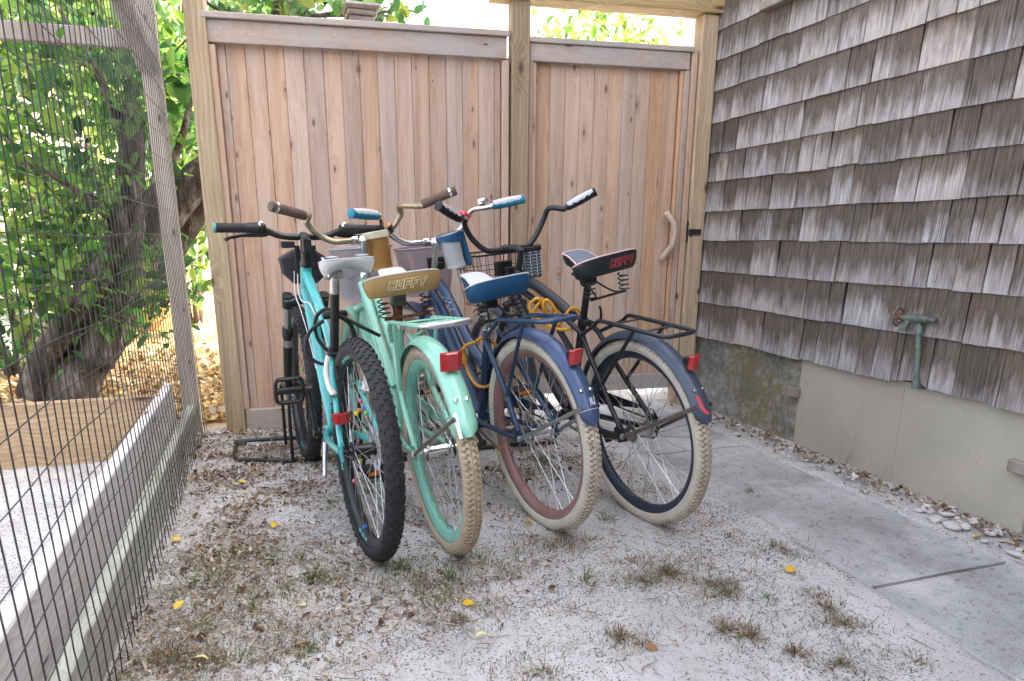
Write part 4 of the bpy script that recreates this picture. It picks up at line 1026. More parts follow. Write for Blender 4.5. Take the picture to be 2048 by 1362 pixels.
def cruiser(cfg):
    g = cfg; RW = g['R']; bk = Bike(g.get('obj', 'cruiser_bicycle'), g['x'], g['y'], g['psi'], g['phi'], RW, g['label'])
    hub = (0, 0, RW); BB = (.437, 0, .292); fm = M[g['frame']]; HA = R(22)
    st = g['seat_top']
    h0 = Vector((.787, 0, .822)); ax = Vector((-math.sin(HA), 0, math.cos(HA))); h1 = h0-ax*.125
    T = bk.steer(h0, HA, R(g['turn']))
    seat_dir = (Vector((st[0], 0, st[1]))-Vector(BB)).normalized()
    fr = bk.part('frame', MB().tube([BB, (st[0], 0, st[1])], .0158, 14), fm)
    bk.part('bottom_bracket', MB().tube([(BB[0], -.038, BB[2]), (BB[0], .038, BB[2])], .023, 16), fm, fr)
    bk.part('head_tube', MB().tube([h1-ax*.004, h1+ax*.012, h1+ax*.02, h0-ax*.02, h0-ax*.012, h0+ax*.004], [.0215, .0215, .0185, .0185, .0215, .0215], 16), fm, fr)
    bk.part('headset', MB().tube([h0+ax*.003, h0+ax*.012, h0+ax*.020], [.0225, .0215, .0145], 16), M['chrome'] if g['bright'] else M['black_metal'], fr)
    for nm, P, r_ in g['tubes']: bk.part(nm, MB().tube(spline([Vector(p) for p in P], 7), r_, 14), fm, fr)
    frame_rear(bk, fr, fm, BB, st, g['stay'], hub)
    fx = g.get('fx', 0)
    # wheels
    tm = tyre_mat('tyre_'+g['key'], g['tyre'], g['tread_base'], RW); trm = plain('tread_'+g['key'], g['tread'], .85, 0, .3, 16, dirt=.55, dcol=(.24, .18, .12))
    fh = (1.065, 0, RW)
    spk = M['steel']
    wheel(bk, 'rear_wheel', hub, RW, .053, tm, M[g['rim']], g['rim_in'], trm, 'cruiser', spk, M['chrome'] if g['bright'] or g['key'] == 'blue' else M['alloy'], hub=(.024 if g['key'] == 'blue' else .017, .031))
    wheel(bk, 'front_wheel', fh, RW, .053, tm, M[g['rim']], g['rim_in'], trm, 'cruiser', spk, M['alloy'], steer=T)
    fork(bk, h1-ax*.012, fh, fm, T)
    # mudguards
    ff = M[g['fender']]
    fd = fender(bk, 'rear_fender', hub, RW+.024, .070, R(18), R(g['tail']), ff, drop=.022)
    fo = fender(bk, 'front_fender', fh, RW+.022, .066, R(62), R(175), ff, drop=.020); fo.matrix_local = T
    a = R(g['tail']-9)
    for s_ in (1, -1):
        p1 = Vector(((RW+.004)*math.cos(a), s_*.034, RW+(RW+.004)*math.sin(a))); p0 = Vector((-.004, s_*.080, RW-.002))
        bk.part('fender_stay', MB().tube([p0, p0.lerp(p1, .5), p1, p1+(p1-p0).normalized()*.012], [(.0022, .0065)]*4, 8, flat=(0, 1, 0)), M[g['staymat']], fd)
        bk.part('stay_bolt', MB().tube([p0+Vector((0, s_*-.004, 0)), p0+Vector((0, s_*.006, 0))], .0075, 8), M['alloy'], fd)
        aa = R(g['tail']-17); pb_ = Vector(((RW+.025)*math.cos(aa), s_*.016, RW+(RW+.025)*math.sin(aa))); nn = Vector((math.cos(aa), 0, math.sin(aa)))
        bk.part('rivet', MB().tube([pb_-nn*.003, pb_+nn*.0015, pb_+nn*.0025], [.0062, .0058, .003], 12), M['chrome'], fd)
    ra = R(g['ref_a']); rp = Vector(((RW+.058)*math.cos(ra), g.get('ref_y', 0), RW+(RW+.058)*math.sin(ra)))
    reflector(bk, fd, rp, g['ref'], M['red_lens'], R(g.get('ref_t', -12)), R(g.get('ref_yaw', 0)))
    rack(bk, M[g['rackmat']], **g['rack'])
    # seat post and saddle
    sp = g['saddle']; pt = Vector((st[0], 0, st[1])); top = pt+seat_dir*((sp['pos'][2]-.075-st[1])/seat_dir.z)
    post_ = bk.part('seat_post', MB().tube([pt-seat_dir*.02, top], .0132, 14), M[g['post']])
    bk.part('seat_clamp', MB().tube([pt-seat_dir*.022, pt+seat_dir*.004], .0198, 16).box(pt+Vector((-.026, 0, -.01)), (.022, .026, .02), None, .003), fm if not g['bright'] else M['chrome'], post_)
    sd, m4 = saddle(bk, **{k: v for k, v in sp.items()})
    springs(bk, sd, m4, M[g['springmat']], z1=-.118)
    tl = top+Vector((0, 0, .004))
    bk.part('saddle_clamp', MB().tube([tl+Vector((0, -.024, .0)), tl+Vector((0, .024, 0))], .019, 12).box(tl+Vector((.02, 0, .022)), (.11, .045, .012), None, .003).box(tl+Vector((0, 0, .012)), (.04, .05, .04), None, .006), M[g['springmat']] if g['key'] != 'mint' else M['bronze_tap'], sd)
    for s_ in (-1, 1):
        bk.part('saddle_rail', MB().tube(spline([m4 @ Vector((.05, s_*.068, -.118)), m4 @ Vector((.075, s_*.035, -.112)), tl+Vector((.01, s_*.021, .004)), m4 @ Vector((.2, s_*.016, -.06)), m4 @ Vector((.25, s_*.010, -.028))], 5), .0034, 8), M[g['springmat']], sd)
    bk.part('spring_bar', MB().tube([m4 @ Vector((.05, -.072, -.119)), m4 @ Vector((.05, .072, -.119))], .0044, 8), M['rust'] if g['key'] == 'mint' else M[g['springmat']], sd)
    # handlebar
    cl = Vector(g['clamp']); stem(bk, h0+ax*.012, cl, HA, M[g['stemmat']], T)
    hb, path = handlebar(bk, cl, g['bar'], M[g['barmat']], [M[k] for k in g['grips']], T, g['gripstyle'], grip_dir=g.get('gd', (-.066, .092, .028)))
    # transmission
    crank(bk, BB, R(g['crank']), M[g['crankmat']])
    chain(bk, BB, hub, .076, .033)
    cg = MB()
    C0, C1 = Vector((BB[0]+.01, -.072, BB[2]+.02)), Vector((.02, -.072, RW+.022)); P = []
    for a_ in np.linspace(R(-40), R(100), 9): P.append(C0+Vector((math.cos(a_)*.098, 0, math.sin(a_)*.098-.012)))
    for t in (.25, .5, .75, 1.): P.append(C0.lerp(C1, t)+Vector((0, 0, .084-.048*t)))
    P += [C1+Vector((-.035, 0, .0)), C1+Vector((-.01, 0, -.01))]
    for t in (1., .75, .5, .25): P.append(C0.lerp(C1, t)+Vector((0, 0, .036-.03*(1-t))))
    P.append(C0+Vector((.02, 0, -.03)))
    cg.prism(P, (0, -.004, 0)); 
    bk.part('chain_guard', cg, M[g['guardmat']])
    # folded kick stand
    k0 = Vector((BB[0]-.045, .040, BB[2]-.03)); k1 = k0+Vector(g.get('stand', (-.235, .03, .004)))
    ks = bk.part('kickstand', MB().tube(spline([k0+Vector((.01, -.025, .012)), k0, k0.lerp(k1, .5)+Vector((0, .006, 0)), k1], 4), .0058, 10), M['alloy'] if g['key'] != 'blue' else M['brownsteel'])
    bk.part('rubber_foot', MB().tube([k1-(k1-k0).normalized()*.02, k1+(k1-k0).normalized()*.006], .0085, 10), M['brass'] if g['key'] == 'blue' else M['black_plastic'], ks)
    return bk, fr, fd, hb, path, T, h0, ax, cl

# --- mint cruiser
mint = dict(key='mint', x=.462, y=2.003, psi=4.94, phi=-4.3, R=.3315, label='mint green cruiser bicycle with a tan saddle, second from the left', frame='mint', bright=True,
    seat_top=(.318, .692), stay=[(.01, .068, .350), (.10, .062, .425), (.195, .052, .505), (.262, .038, .60), (.30, .026, .652)], turn=4,
    tubes=[('top_tube', [(.775, .019, .795), (.70, .019, .735), (.58, .019, .620), (.478, .019, .530), (.405, .016, .455)], .0165), ('top_tube', [(.775, -.019, .795), (.70, -.019, .735), (.58, -.019, .620), (.478, -.019, .530), (.405, -.016, .455)], .0165), ('down_tube', [(.818, 0, .735), (.74, 0, .62), (.60, 0, .455), (.452, 0, .305)], .0185)],
    tyre=(.52, .43, .31), tread=(.50, .40, .275), tread_base=(.27, .21, .15), rim='mint_rim', rim_in=.030, fender='mint', tail=158, staymat='brownsteel', ref_a=126, ref=(.062, .054), ref_y=.0, ref_t=-10, ref_yaw=R(0),
    rack=dict(z=.728, zr=.752, zf=.720, xf=.165, xr=-.235, sup_x=.10, stay=(.178, .053, .49), front=(.285, .040, .640), slats=(.07, -.07), tape=(0, 1), r=.0072, w=.068),
    rackmat='mint', post='rust', springmat='darkrust',
    saddle=dict(pos=(.185, 0, .838), mats=(M['cream'], M['tan'], M['cream']), yaw=R(-4), roll=R(-3), text=(.118, .026, -.008), textmat=M['creamline'], label='tan saddle with cream top and outlined lettering', scale=(1.02, 1.04, .98)),
    clamp=(.80, 0, .962), bar=(.182, .283, .126), barmat='patina', grips=('browngrip', 'browngrip'), gripstyle='plain', stemmat='chrome', crank=215, crankmat='chrome', guardmat='mint', gd=(-.05, .10, .034))
bk, fr, fd, hb, path, T, h0, ax, cl = cruiser(mint)
cup(bk, T @ (cl+Vector((-.02, -.072, -.122))), .050, .041, .142, (M['tan_cup'], M['creamrim']), (R(-5), R(3)), 'leather')
bell(bk, T @ (cl+Vector((.004, -.128, .034))), (M['amber'], M['black_plastic']), hb, (.2, .5, .7), .019)
basket(bk, (1.02, -.042, .925), .26, .20, .21, M['basket_grey'], M['greyrim'])
e = bk.part('fender_sticker', MB().add([((bk.R+.0245-.022*abs(t)**2.4)*math.cos(R(a)), .035*t, bk.R+(bk.R+.0245-.022*abs(t)**2.4)*math.sin(R(a))) for a in (146, 150, 154, 158) for t in (.60, .72, .84)], [(i*3+j, i*3+j+1, (i+1)*3+j+1, (i+1)*3+j) for i in range(3) for j in range(2)]), M['clear'], fd)
# --- blue cruiser
blue = dict(key='blue', x=.828, y=2.074, psi=10.1, phi=-4.86, R=.333, label='navy blue step-through cruiser bicycle with rose wheel rims', frame='blue', bright=True,
    seat_top=(.326, .640), stay=[(.012, .068, .352), (.055, .064, .395), (.108, .054, .452), (.20, .044, .545), (.268, .037, .612), (.30, .026, .645)], turn=1.0,
    tubes=[('top_tube', [(.775, 0, .80), (.70, 0, .765), (.62, 0, .70), (.53, 0, .614), (.46, 0, .556), (.378, 0, .500)], .0205), ('down_tube', [(.818, .0, .732), (.75, 0, .65), (.62, 0, .49), (.452, 0, .308)], .0185), ('mid_tube', [(.795, .012, .765), (.70, .012, .70), (.60, .012, .60), (.50, .010, .485), (.405, .008, .408)], .0125)],
    tyre=(.66, .62, .53), tread=(.56, .50, .40), tread_base=(.25, .20, .15), rim='rose', rim_in=.026, fender='blue_fender', tail=161, staymat='alloy', ref_a=130, ref=(.046, .046), ref_y=.0, ref_yaw=R(0),
    rack=dict(z=.72, zr=.738, zf=.712, xf=.135, xr=-.185, sup_x=-.05, stay=(.108, .055, .450), front=(.275, .038, .628), slats=(.06, -.085)),
    rackmat='blue', post='chrome', springmat='black_metal',
    saddle=dict(pos=(.175, 0, .816), mats=(M['white_vinyl'], M['navy_vinyl'], M['white_vinyl']), yaw=R(1), roll=R(-4), label='deep blue saddle with white top'),
    clamp=(.80, 0, .953), bar=(.141, .306, .127), barmat='chrome', grips=('white_vinyl', 'tealgrip'), gripstyle='duo', stemmat='chrome', crank=198, crankmat='black_metal', guardmat='blue', stand=(-.25, .035, -.01), gd=(-.05, .104, .014))
bk, fr, fd, hb, path, T, h0, ax, cl = cruiser(blue); blue_bike = bk
cup(bk, T @ (cl+Vector((-.055, -.086, -.105))), .046, .036, .13, (M['whitecup'], M['bluecup']), (R(-12), R(0)), 'band')
bell(bk, T @ (cl+Vector((-.066, -.226, .140))), (M['chrome'], M['chrome']), hb, (-.1, .12, 1), .025)
basket(bk, (.985, -.048, .925), .265, .19, .20, M['basket_mauve'], M['mauve'])
def on_fender(a, t, RW, k=.0): r_ = RW+.0248-.022*abs(t)**2.4+k; return Vector((r_*math.cos(R(a)), .035*t, RW+r_*math.sin(R(a))))
bk.part('fender_line', MB().tube([on_fender(153.5, t, bk.R) for t in np.linspace(-.98, .98, 13)], .0011, 5), M['pink'], fd)
scr = [(0, 0), (.12, .5), (.22, .95), (.30, .5), (.36, .1), (.5, .6), (.62, 1.), (.60, .8), (.56, .5)], [(.74, .1), (.80, .35), (.70, .4), (.72, .1), (.88, .15)], [(.95, .1), (1.1, .7), (1.2, 1.05), (1.12, .9), (1.02, .2), (1.2, .15)]
sm = MB()
for st_ in scr: sm.tube(spline([on_fender(152-4.2*b, .05-.62*(a-.1)*.8, bk.R, .0003) for (a, b) in st_], 4), .0008, 4)
o = bk.part('fender_script', sm, M['whiteline'], fd); o['kind'] = 'stuff'
sm = MB()
for st_ in scr: sm.tube(spline([Vector((.665-.05*b*1+.03*a*0-.045*a, .0215-.0*b, .741-.045*a+.012*b)) for (a, b) in st_], 4), .0008, 4)
o = bk.part('tube_script', sm, M['whiteline'], fr); o['kind'] = 'stuff'
# --- black cruiser
blk = dict(key='black', x=1.181, y=2.018, psi=9.71, phi=-5.53, R=.3265, label='matte black cruiser bicycle with cream tyres, nearest the house', frame='black_matte', bright=False,
    seat_top=(.316, .680), stay=[(.018, .068, .345), (.075, .062, .405), (.148, .051, .482), (.225, .042, .568), (.275, .036, .632), (.33, .032, .655), (.40, .024, .680)], turn=0,
    tubes=[('top_tube', [(.38, 0, .680), (.47, 0, .722), (.565, 0, .756), (.66, 0, .786), (.772, 0, .795)], .0215), ('down_tube', [(.822, 0, .728), (.76, 0, .655), (.64, 0, .50), (.54, 0, .375), (.452, 0, .305)], .0215), ('mid_tube', [(.79, 0, .758), (.70, 0, .735), (.60, 0, .695), (.50, 0, .63), (.385, 0, .53)], .0125)],
    tyre=(.62, .57, .48), tread=(.52, .45, .35), tread_base=(.25, .20, .15), rim='navyrim', rim_in=.024, fender='charcoal_fender', tail=161, staymat='brownsteel', ref_a=133, ref=(.042, .046), ref_y=-.008, ref_yaw=R(-22),
    rack=dict(z=.705, zr=.690, zf=.706, xf=.145, xr=-.213, sup_x=-.06, stay=(.140, .053, .475), front=(.278, .038, .632), slats=(.055, -.10)),
    rackmat='black_matte', post='black_metal', springmat='black_metal',
    saddle=dict(pos=(.125, 0, .894), mats=(M['grey_quilt'], M['black_vinyl'], M['pink']), yaw=R(-3), roll=R(-6), text=(.100, .024, -.040), textmat=M['pinkline'], label='black saddle with coral piping and red outlined lettering', scale=(1.05, 1.0, 1.0), skirt=(.056, .036)),
    clamp=(.82, .02, .926), bar=(.110, .303, .171), barmat='black_matte', grips=('white_vinyl', 'black_plastic'), gripstyle='duo', stemmat='black_matte', crank=35, crankmat='black_metal', guardmat='black_matte', gd=(-.055, .092, .046))
bk, fr, fd, hb, path, T, h0, ax, cl = cruiser(blk); black_bike = bk
cup(bk, T @ (cl+Vector((-.03, -.093, -.125))), .044, .039, .125, (M['greycup'], M['greycup']), (R(-2), 0), 'quilt')
bell(bk, T @ (cl+Vector((-.034, .208, .152))), (M['bellred'], M['creamrim']), hb, (-.1, -.4, .8), .029)
wirebasket(bk, (1.01, .01, .905), .255, .21, .22, M['black_metal'])
fl = MB()
for (k0, k1) in ((.0, .0), (.10, .25)):
    fl.tube(spline([on_fender(146.5, .42+k0, bk.R), on_fender(149, .26+k0, bk.R), on_fender(152, .28+k0, bk.R), on_fender(154.5, .16+k0, bk.R), on_fender(156, -.08+k0, bk.R), on_fender(156.6, -.16+k0, bk.R), on_fender(156.4, .10+k0, bk.R), on_fender(153.6, .40+k0*.6, bk.R), on_fender(150, .46+k0*.6, bk.R)], 4, closed=True), .0011, 5, closed=True)
o = bk.part('flame_decal', fl, M['pinkline'], fd); o['kind'] = 'stuff'
bk.part('seat_lever', MB().tube(spline([(.30, -.02, .672), (.285, -.035, .665), (.262, -.04, .685), (.258, -.038, .715), (.262, -.036, .728)], 5), .0045, 8), M['black_metal'])

# --- turquoise mountain bike
def mtb():
    RW = .3405; bk = Bike('mountain_bicycle', .218, 2.039, 7.77, -.33, RW, 'turquoise mountain bicycle with black knobbly tyres and a bag on its bars')
    fm = M['teal']; hub = (0, 0, RW); BB = Vector((.425, 0, .292)); HA = R(20); ax = Vector((-math.sin(HA), 0, math.cos(HA)))
    h0 = Vector((.752, 0, .862)); h1 = h0-ax*.125; T = bk.steer(h0, HA, R(-2)); st = Vector((.333, 0, .600)); sd_ = (st-BB).normalized()
    fr = bk.part('frame', MB().tube([BB, st], .0172, 14), fm)
    bk.part('bottom_bracket', MB().tube([BB-Vector((0, .037, 0)), BB+Vector((0, .037, 0))], .0235, 16), fm, fr)
    bk.part('head_tube', MB().tube([h1, h0], .0215, 16), fm, fr)
    bk.part('top_tube', MB().tube(spline([h0-ax*.03, (.66, 0, .785), (.50, 0, .70), st-sd_*.03], 6), [.019]*7+[.018]*6+[.016]*6, 14), fm, fr)
    bk.part('down_tube', MB().tube(spline([h1+ax*.03, (.68, 0, .64), (.54, 0, .44), BB], 6), .0225, 14), fm, fr)
    for s_ in (1, -1):
        bk.part('seat_stay', MB().tube(spline([(st.x+.005, s_*.012, st.z-.03), (.25, s_*.030, .555), (.15, s_*.046, .468), (.06, s_*.060, .385), (.012, s_*.066, .352)], 5), .0092, 10), fm, fr)
        bk.part('chain_stay', MB().tube(spline([(BB.x-.015, s_*.028, BB.z), (.33, s_*.050, .300), (.18, s_*.062, .316), (.03, s_*.068, .334)], 5), .0105, 10), fm, fr)
        bk.part('dropout', MB().prism([(.04, s_*.065, RW-.012), (.03, s_*.065, RW+.03), (.006, s_*.065, RW+.025), (-.008, s_*.065, RW-.03), (.006, s_*.065, RW-.034)], (0, s_*.006, 0)), fm, fr)
    rt = M['rubber_dusty']
    rm = plain('black_rim', (.03, .032, .036), .4, .2, .2, 10)
    rw = wheel(bk, 'rear_wheel', hub, RW, .054, rt, rm, .022, M['rubber'], 'mtb', M['steel'], M['black_metal'], hub=(.020, .030))
    fh = (1.062, 0, RW)
    fw = wheel(bk, 'front_wheel', fh, RW, .054, rt, rm, .022, M['rubber'], 'mtb', M['black_metal'], M['black_metal'], steer=T)
    ro = RW-.054*.86
    for wl in (rw, fw):
        for a in (200, 262, 330, 60, 130):
            V = []; F = []
            for i in range(9):
                t = R(a+i*2.4)
                for (r_, y_) in ((ro-.0055, .0196), (ro-.0145, .0155)): V.append((r_*math.cos(t), y_, r_*math.sin(t)))
            F = [(i*2, i*2+1, i*2+3, i*2+2) for i in range(8) if i % 3 != 2]
            bk.part('rim_decal', MB().add(V, F), M['teal'], wl)
    cols = dict(yellow=(.7, .6, .03), pink=(.8, .15, .25), blue=(.05, .2, .6), green=(.15, .5, .1), orange=(.8, .25, .03))
    bead = {k: plain('bead_'+k, v, .4, 0, .05, 50) for k, v in cols.items()}
    for (k, a, r_, s_) in (('yellow', 95, .12, 1), ('pink', 55, .16, -1), ('blue', 62, .13, -1), ('orange', 40, .15, -1), ('green', 75, .11, -1), ('pink', 300, .14, 1), ('blue', 262, .24, 1), ('yellow', 330, .17, -1)):
        b = MB().lathe([(.001, -.007), (.0055, -.005), (.0075, 0), (.0055, .005), (.001, .007)], (r_*math.cos(R(a)), s_*.02, r_*math.sin(R(a))), 'z', 10); bk.part('spoke_bead', b, bead[k], rw)
    for (k, a, r_) in (('green', 150, .20), ('yellow', 168, .18)):
        bk.part('spoke_bead', MB().lathe([(.001, -.007), (.0055, -.005), (.0075, 0), (.0055, .005), (.001, .007)], (r_*math.cos(R(a)), .02, r_*math.sin(R(a))), 'z', 10), bead[k], fw)
    # suspension fork
    cr = h1-ax*.022; fk = bk.part('fork_crown', MB().tube([T @ (cr+Vector((.005, y_, z_))) for (y_, z_) in ((-.082, -.004), (-.05, .0), (-.02, .008), (.02, .008), (.05, 0), (.082, -.004))], [.020, .021, .020, .020, .021, .020], 12), M['black_metal'])
    hubv = Vector(fh)
    for s_ in (1, -1):
        a_ = cr+Vector((.006, s_*.070, .016)); b_ = hubv+Vector((-.02, s_*.066, .02)); d = b_-a_
        bk.part('stanchion', MB().tube([T @ a_, T @ (a_+d*.42)], .0140, 14), M['alloy'], fk)
        bk.part('stanchion_cap', MB().tube([T @ (a_-d.normalized()*.012), T @ (a_+d*.10)], [.021, .0205], 14), M['black_plastic'], fk)
        bk.part('dust_boot', MB().tube([T @ (a_+d*t) for t in (.33, .345, .36, .375, .39, .405, .43)], [.018, .0225, .019, .0225, .019, .0225, .020], 14), M['rubber'], fk)
        bk.part('fork_lower', MB().tube([T @ (a_+d*.42), T @ (a_+d*.6), T @ b_, T @ (hubv+Vector((0, s_*.060, -.006)))], [.0195, .0185, .017, .012], 14), M['black_metal'], fk)
        bk.part('fork_label', MB().tube([T @ (a_+d*.46), T @ (a_+d*.54)], .0198, 14), M['alloy'], fk)
    bk.part('headset', MB().tube([h0, h0+ax*.012, h0+ax*.022, h0+ax*.055], [.0235, .0235, .0195, .0185], 16), M['black_metal'], fr)
    # bars
    cl = h0+ax*.095+Vector((.052, 0, .018))
    stp = h0+ax*.092
    bk.part('stem', MB().tube([T @ (h0+ax*.05), T @ (stp+ax*.012)], .020, 14).tube([T @ stp, T @ (stp.lerp(cl, .5)+Vector((0, 0, .004))), T @ cl], [.017, .0165, .02], 12).box(T @ (stp-Vector((.012, 0, .01))), (.03, .036, .055), None, .006), M['black_metal'])
    P = [Vector((-.018, .315, .030)), Vector((-.012, .19, .030)), Vector((-.004, .145, .026)), Vector((.0, .10, .008)), Vector((0, .055, 0)), Vector((0, 0, 0))]
    P = P+[Vector((p.x, -p.y, p.z)) for p in P[-2::-1]]
    hb = bk.part('handlebar', MB().tube([T @ (cl+p) for p in spline(P, 5)], .0125, 12), M['black_metal'])
    for s_ in (1, -1):
        q = lambda y_, dx=0, dz=0: T @ (cl+Vector((-.012-.05*(y_-.19)*1.0+dx, s_*y_, .030+dz)))
        bk.part('grip', MB().tube([q(.205), q(.21), q(.25), q(.30), q(.312)], [.0165, .0172, .0168, .0172, .017], 18), M['rubber'], hb)
        bk.part('grip_end', MB().tube([q(.308), q(.316), q(.319)], [.0182, .0182, .012], 18), M['tealcap'], hb)
        bk.part('shifter', MB().tube([q(.135), q(.145), q(.165), q(.175), q(.205)], [.014, .021, .023, .0205, .0185], 18), M['black_plastic'], hb)
        bk.part('shifter_window', MB().box(q(.152, -.010, .014), (.026, .020, .022), None, .006), M['chrome'], hb)
        bk.part('brake_lever', MB().tube([q(.105, .012, -.012), q(.14, .022, -.022), q(.17, .030, -.024), q(.22, .036, -.026), q(.262, .028, -.034), q(.278, .020, -.042)], [.007, .010, .009, .0065, .006, .0075], 10), M['black_metal'], hb)
        bk.part('cable_end', MB().tube([q(.118, .018, -.018), q(.098, .022, -.018), q(.08, .03, -.022)], [.0055, .0055, .003], 8), M['alloy'], hb)
    bk.part('light_mount', MB().box(T @ (cl+Vector((-.018, .062, -.028))), (.03, .05, .026), None, .004), M['black_plastic'], hb)
    cb = bk.part('brake_cable', MB().tube(spline([h0+Vector((.02, .03, -.03)), h0+Vector((.01, .034, -.09)), (.70, .034, .735), (.60, .026, .735), (.52, .021, .70)], 6), .0019, 6), M['white_paint'])
    bk.part('brake_cable', MB().tube(spline([h0+Vector((.03, .04, -.02)), h0+Vector((.02, .046, -.10)), (.69, .042, .70), (.63, .030, .60), (.56, .026, .50)], 6), .0017, 6), M['white_paint'])
    # seat
    top = st+sd_*((.848-st.z)/sd_.z)
    sp_ = bk.part('seat_post', MB().tube([st-sd_*.01, st+sd_*.205], .0152, 14), M['black_metal'])
    bk.part('post_head', MB().tube([st+sd_*.203, top], [.0162, .015], 14), M['alloy'], sp_)
    bk.part('seat_clamp', MB().tube([st-sd_*.018, st+sd_*.008], .021, 16).tube([st+Vector((-.028, -.02, -.01)), st+Vector((-.028, .024, -.01))], .0075, 10), M['black_metal'], sp_)
    half = [(0, 0), (-.004, .03), (-.002, .062), (.012, .080), (.045, .084), (.085, .072), (.125, .050), (.165, .034), (.21, .026), (.25, .022), (.27, .014), (.276, 0)]
    sdl, m4 = saddle(bk, (.150, -.026, .897), (M['black_vinyl'], M['white_vinyl'], M['white_vinyl']), half=half, skirt=(.050, .036), edge_in=.012, dome=.010, yaw=R(3), rise=.004, arch=.5, roll=R(-3), kick=.008, label='white and black sport saddle')
    for s_ in (1, -1):
        V = [m4 @ Vector((x_, s_*y_, .015)) for (x_, y_) in ((.0, .034), (.004, .062), (.05, .060), (.06, .036))]
        bk.part('white_panel', MB().prism(V, (0, 0, .003)), M['white_vinyl'], sdl)
        bk.part('saddle_rail', MB().tube(spline([m4 @ Vector((.03, s_*.036, -.034)), m4 @ Vector((.06, s_*.024, -.055)), m4 @ Vector((.15, s_*.022, -.056)), m4 @ Vector((.22, s_*.012, -.03))], 5), .0036, 8), M['alloy'], sdl)
    bk.part('saddle_clamp', MB().box(top+Vector((0, 0, .008)), (.04, .05, .022), None, .004).tube([top+Vector((0, -.03, -.004)), top+Vector((0, .03, -.004))], .006, 8), M['alloy'], sdl)
    # transmission, brakes, reflector
    crank(bk, BB, R(99), M['black_metal'], ring_r=.088, arm=.17, y0=.066, pedal_rot=R(82), cage=True, reflect=False, gw=.088)
    chain(bk, BB, hub, .086, .032, -.045)
    bk.part('cassette', MB().lathe([(.012, -.058), (.024, -.056), (.034, -.050), (.044, -.044), (.052, -.038), (.052, -.036), (.012, -.036)], hub, 'y', 30), M['rust'])
    bk.part('spoke_guard', MB().lathe([(.02, -.0335), (.070, -.0335), (.070, -.0325), (.02, -.0325)], hub, 'y', 36, closed=True), M['clear'])
    bk.part('derailleur', MB().box((.01, -.060, RW-.06), (.02, .012, .09), None, .004).tube([(.015, -.06, RW-.03), (.02, -.062, RW-.12)], .011, 10), M['black_metal'])
    for s_ in (1, -1):
        P = spline([(.222, s_*.046, .598), (.20, s_*.060, .556), (.168, s_*.060, .512), (.150, s_*.048, .488)], 4)
        br = bk.part('brake_arm', MB().tube(P, [(.006, .010)]*4+[(.007, .011)]*5+[(.009, .014)]*4, 10), M['white_paint'])
        bk.part('brake_pad', MB().box((.178, s_*.030, .548), (.06, .012, .012), Matrix.Rotation(R(-42), 3, 'Y'), .003), M['rubber'], br)
        bk.part('brake_boss', MB().tube([(.150, s_*.045, .487), (.150, s_*.064, .487)], .009, 10), M['alloy'], br)
    bk.part('brake_noodle', MB().tube(spline([(.225, .046, .602), (.23, .0, .606), (.225, -.046, .602)], 5), .0035, 8), M['black_metal'])
    reflector(bk, fr, Vector((.045, .052, .432)), (.052, .036), M['red_lens'], R(-4))
    k0 = Vector((.30, .058, .285)); bk.part('kickstand', MB().tube([k0, k0+Vector((-.03, .012, -.03)), k0+Vector((-.10, .030, -.085))], [.010, .0075, .007], 10), M['alloy'])
    return bk, T, cl, h0, ax
bk, T, cl, h0, ax = mtb(); teal_bike = bk
# bag strapped in front of the bars
bc = Vector((.885, -.012, .862)); bagm = MB(); prof = [(-.078, -.040), (-.090, .028), (-.040, .058), (.040, .058), (.095, .024), (.085, -.036), (.042, -.072), (-.04, -.072)]
V = []; F = []
for (dx, k, jj) in ((-.052, .80, 0), (-.046, .97, 0), (.0, 1.02, .003), (.05, .97, 0), (.056, .82, 0)):
    for i, (y_, z_) in enumerate(prof): V.append((dx+jj*math.sin(i*2.), y_*k, z_*k+.004*math.sin(i*3+dx*60)))
n = 8
for i in range(4):
    for j in range(n): F.append((i*n+j, i*n+(j+1) % n, (i+1)*n+(j+1) % n, (i+1)*n+j))
F += [tuple(range(n))[::-1], tuple(4*n+j for j in range(n))]
bo = empty('handlebar_bag', mat=bk.m @ T @ Matrix.Translation(bc)); tag(bo, 'dark plum fabric bag strapped in front of the turquoise bicycle bars', 'bag')
MB().add(V, F).build('bag_body', M['bag'], bo, ang=25)
MB().box((-.055, .03, .03), (.006, .02, .09), None, .002).build('strap', M['black_plastic'], bo); MB().box((-.055, -.03, .03), (.006, .02, .09), None, .002).build('strap', M['black_plastic'], bo)
# cable locks
def lock(name, label, mat, bikeobj, pts, r, head=None, headmat=None, hr=.013):
    o = empty(name, mat=bikeobj.m @ Matrix.Translation(pts[0])); o0 = Vector(pts[0]); tag(o, label, 'cable lock')
    MB().tube(spline([Vector(p)-o0 for p in pts], 7), r, 10).build('cable', mat, o)
    if head:
        a_, b_ = Vector(head[0])-o0, Vector(head[1])-o0
        MB().tube([a_, a_.lerp(b_, .1), a_.lerp(b_, .9), b_], [hr*.8, hr, hr, hr*.8], 14).build('lock_barrel', headmat or mat, o)
lock('cable_lock', 'black coiled cable lock hanging on the turquoise bicycle seat post', M['black_plastic'], teal_bike, [(.335, .03, .70), (.36, .075, .66), (.36, .09, .60), (.35, .05, .555), (.33, -.03, .56), (.32, -.07, .62), (.33, -.05, .70), (.36, .01, .735), (.37, .05, .70), (.36, .045, .63), (.34, -.01, .575), (.32, -.055, .60), (.31, -.055, .68), (.31, -.01, .72), (.30, -.05, .70), (.285, -.10, .67), (.275, -.145, .645)], .0062, ((.315, .035, .718), (.32, -.045, .722)))
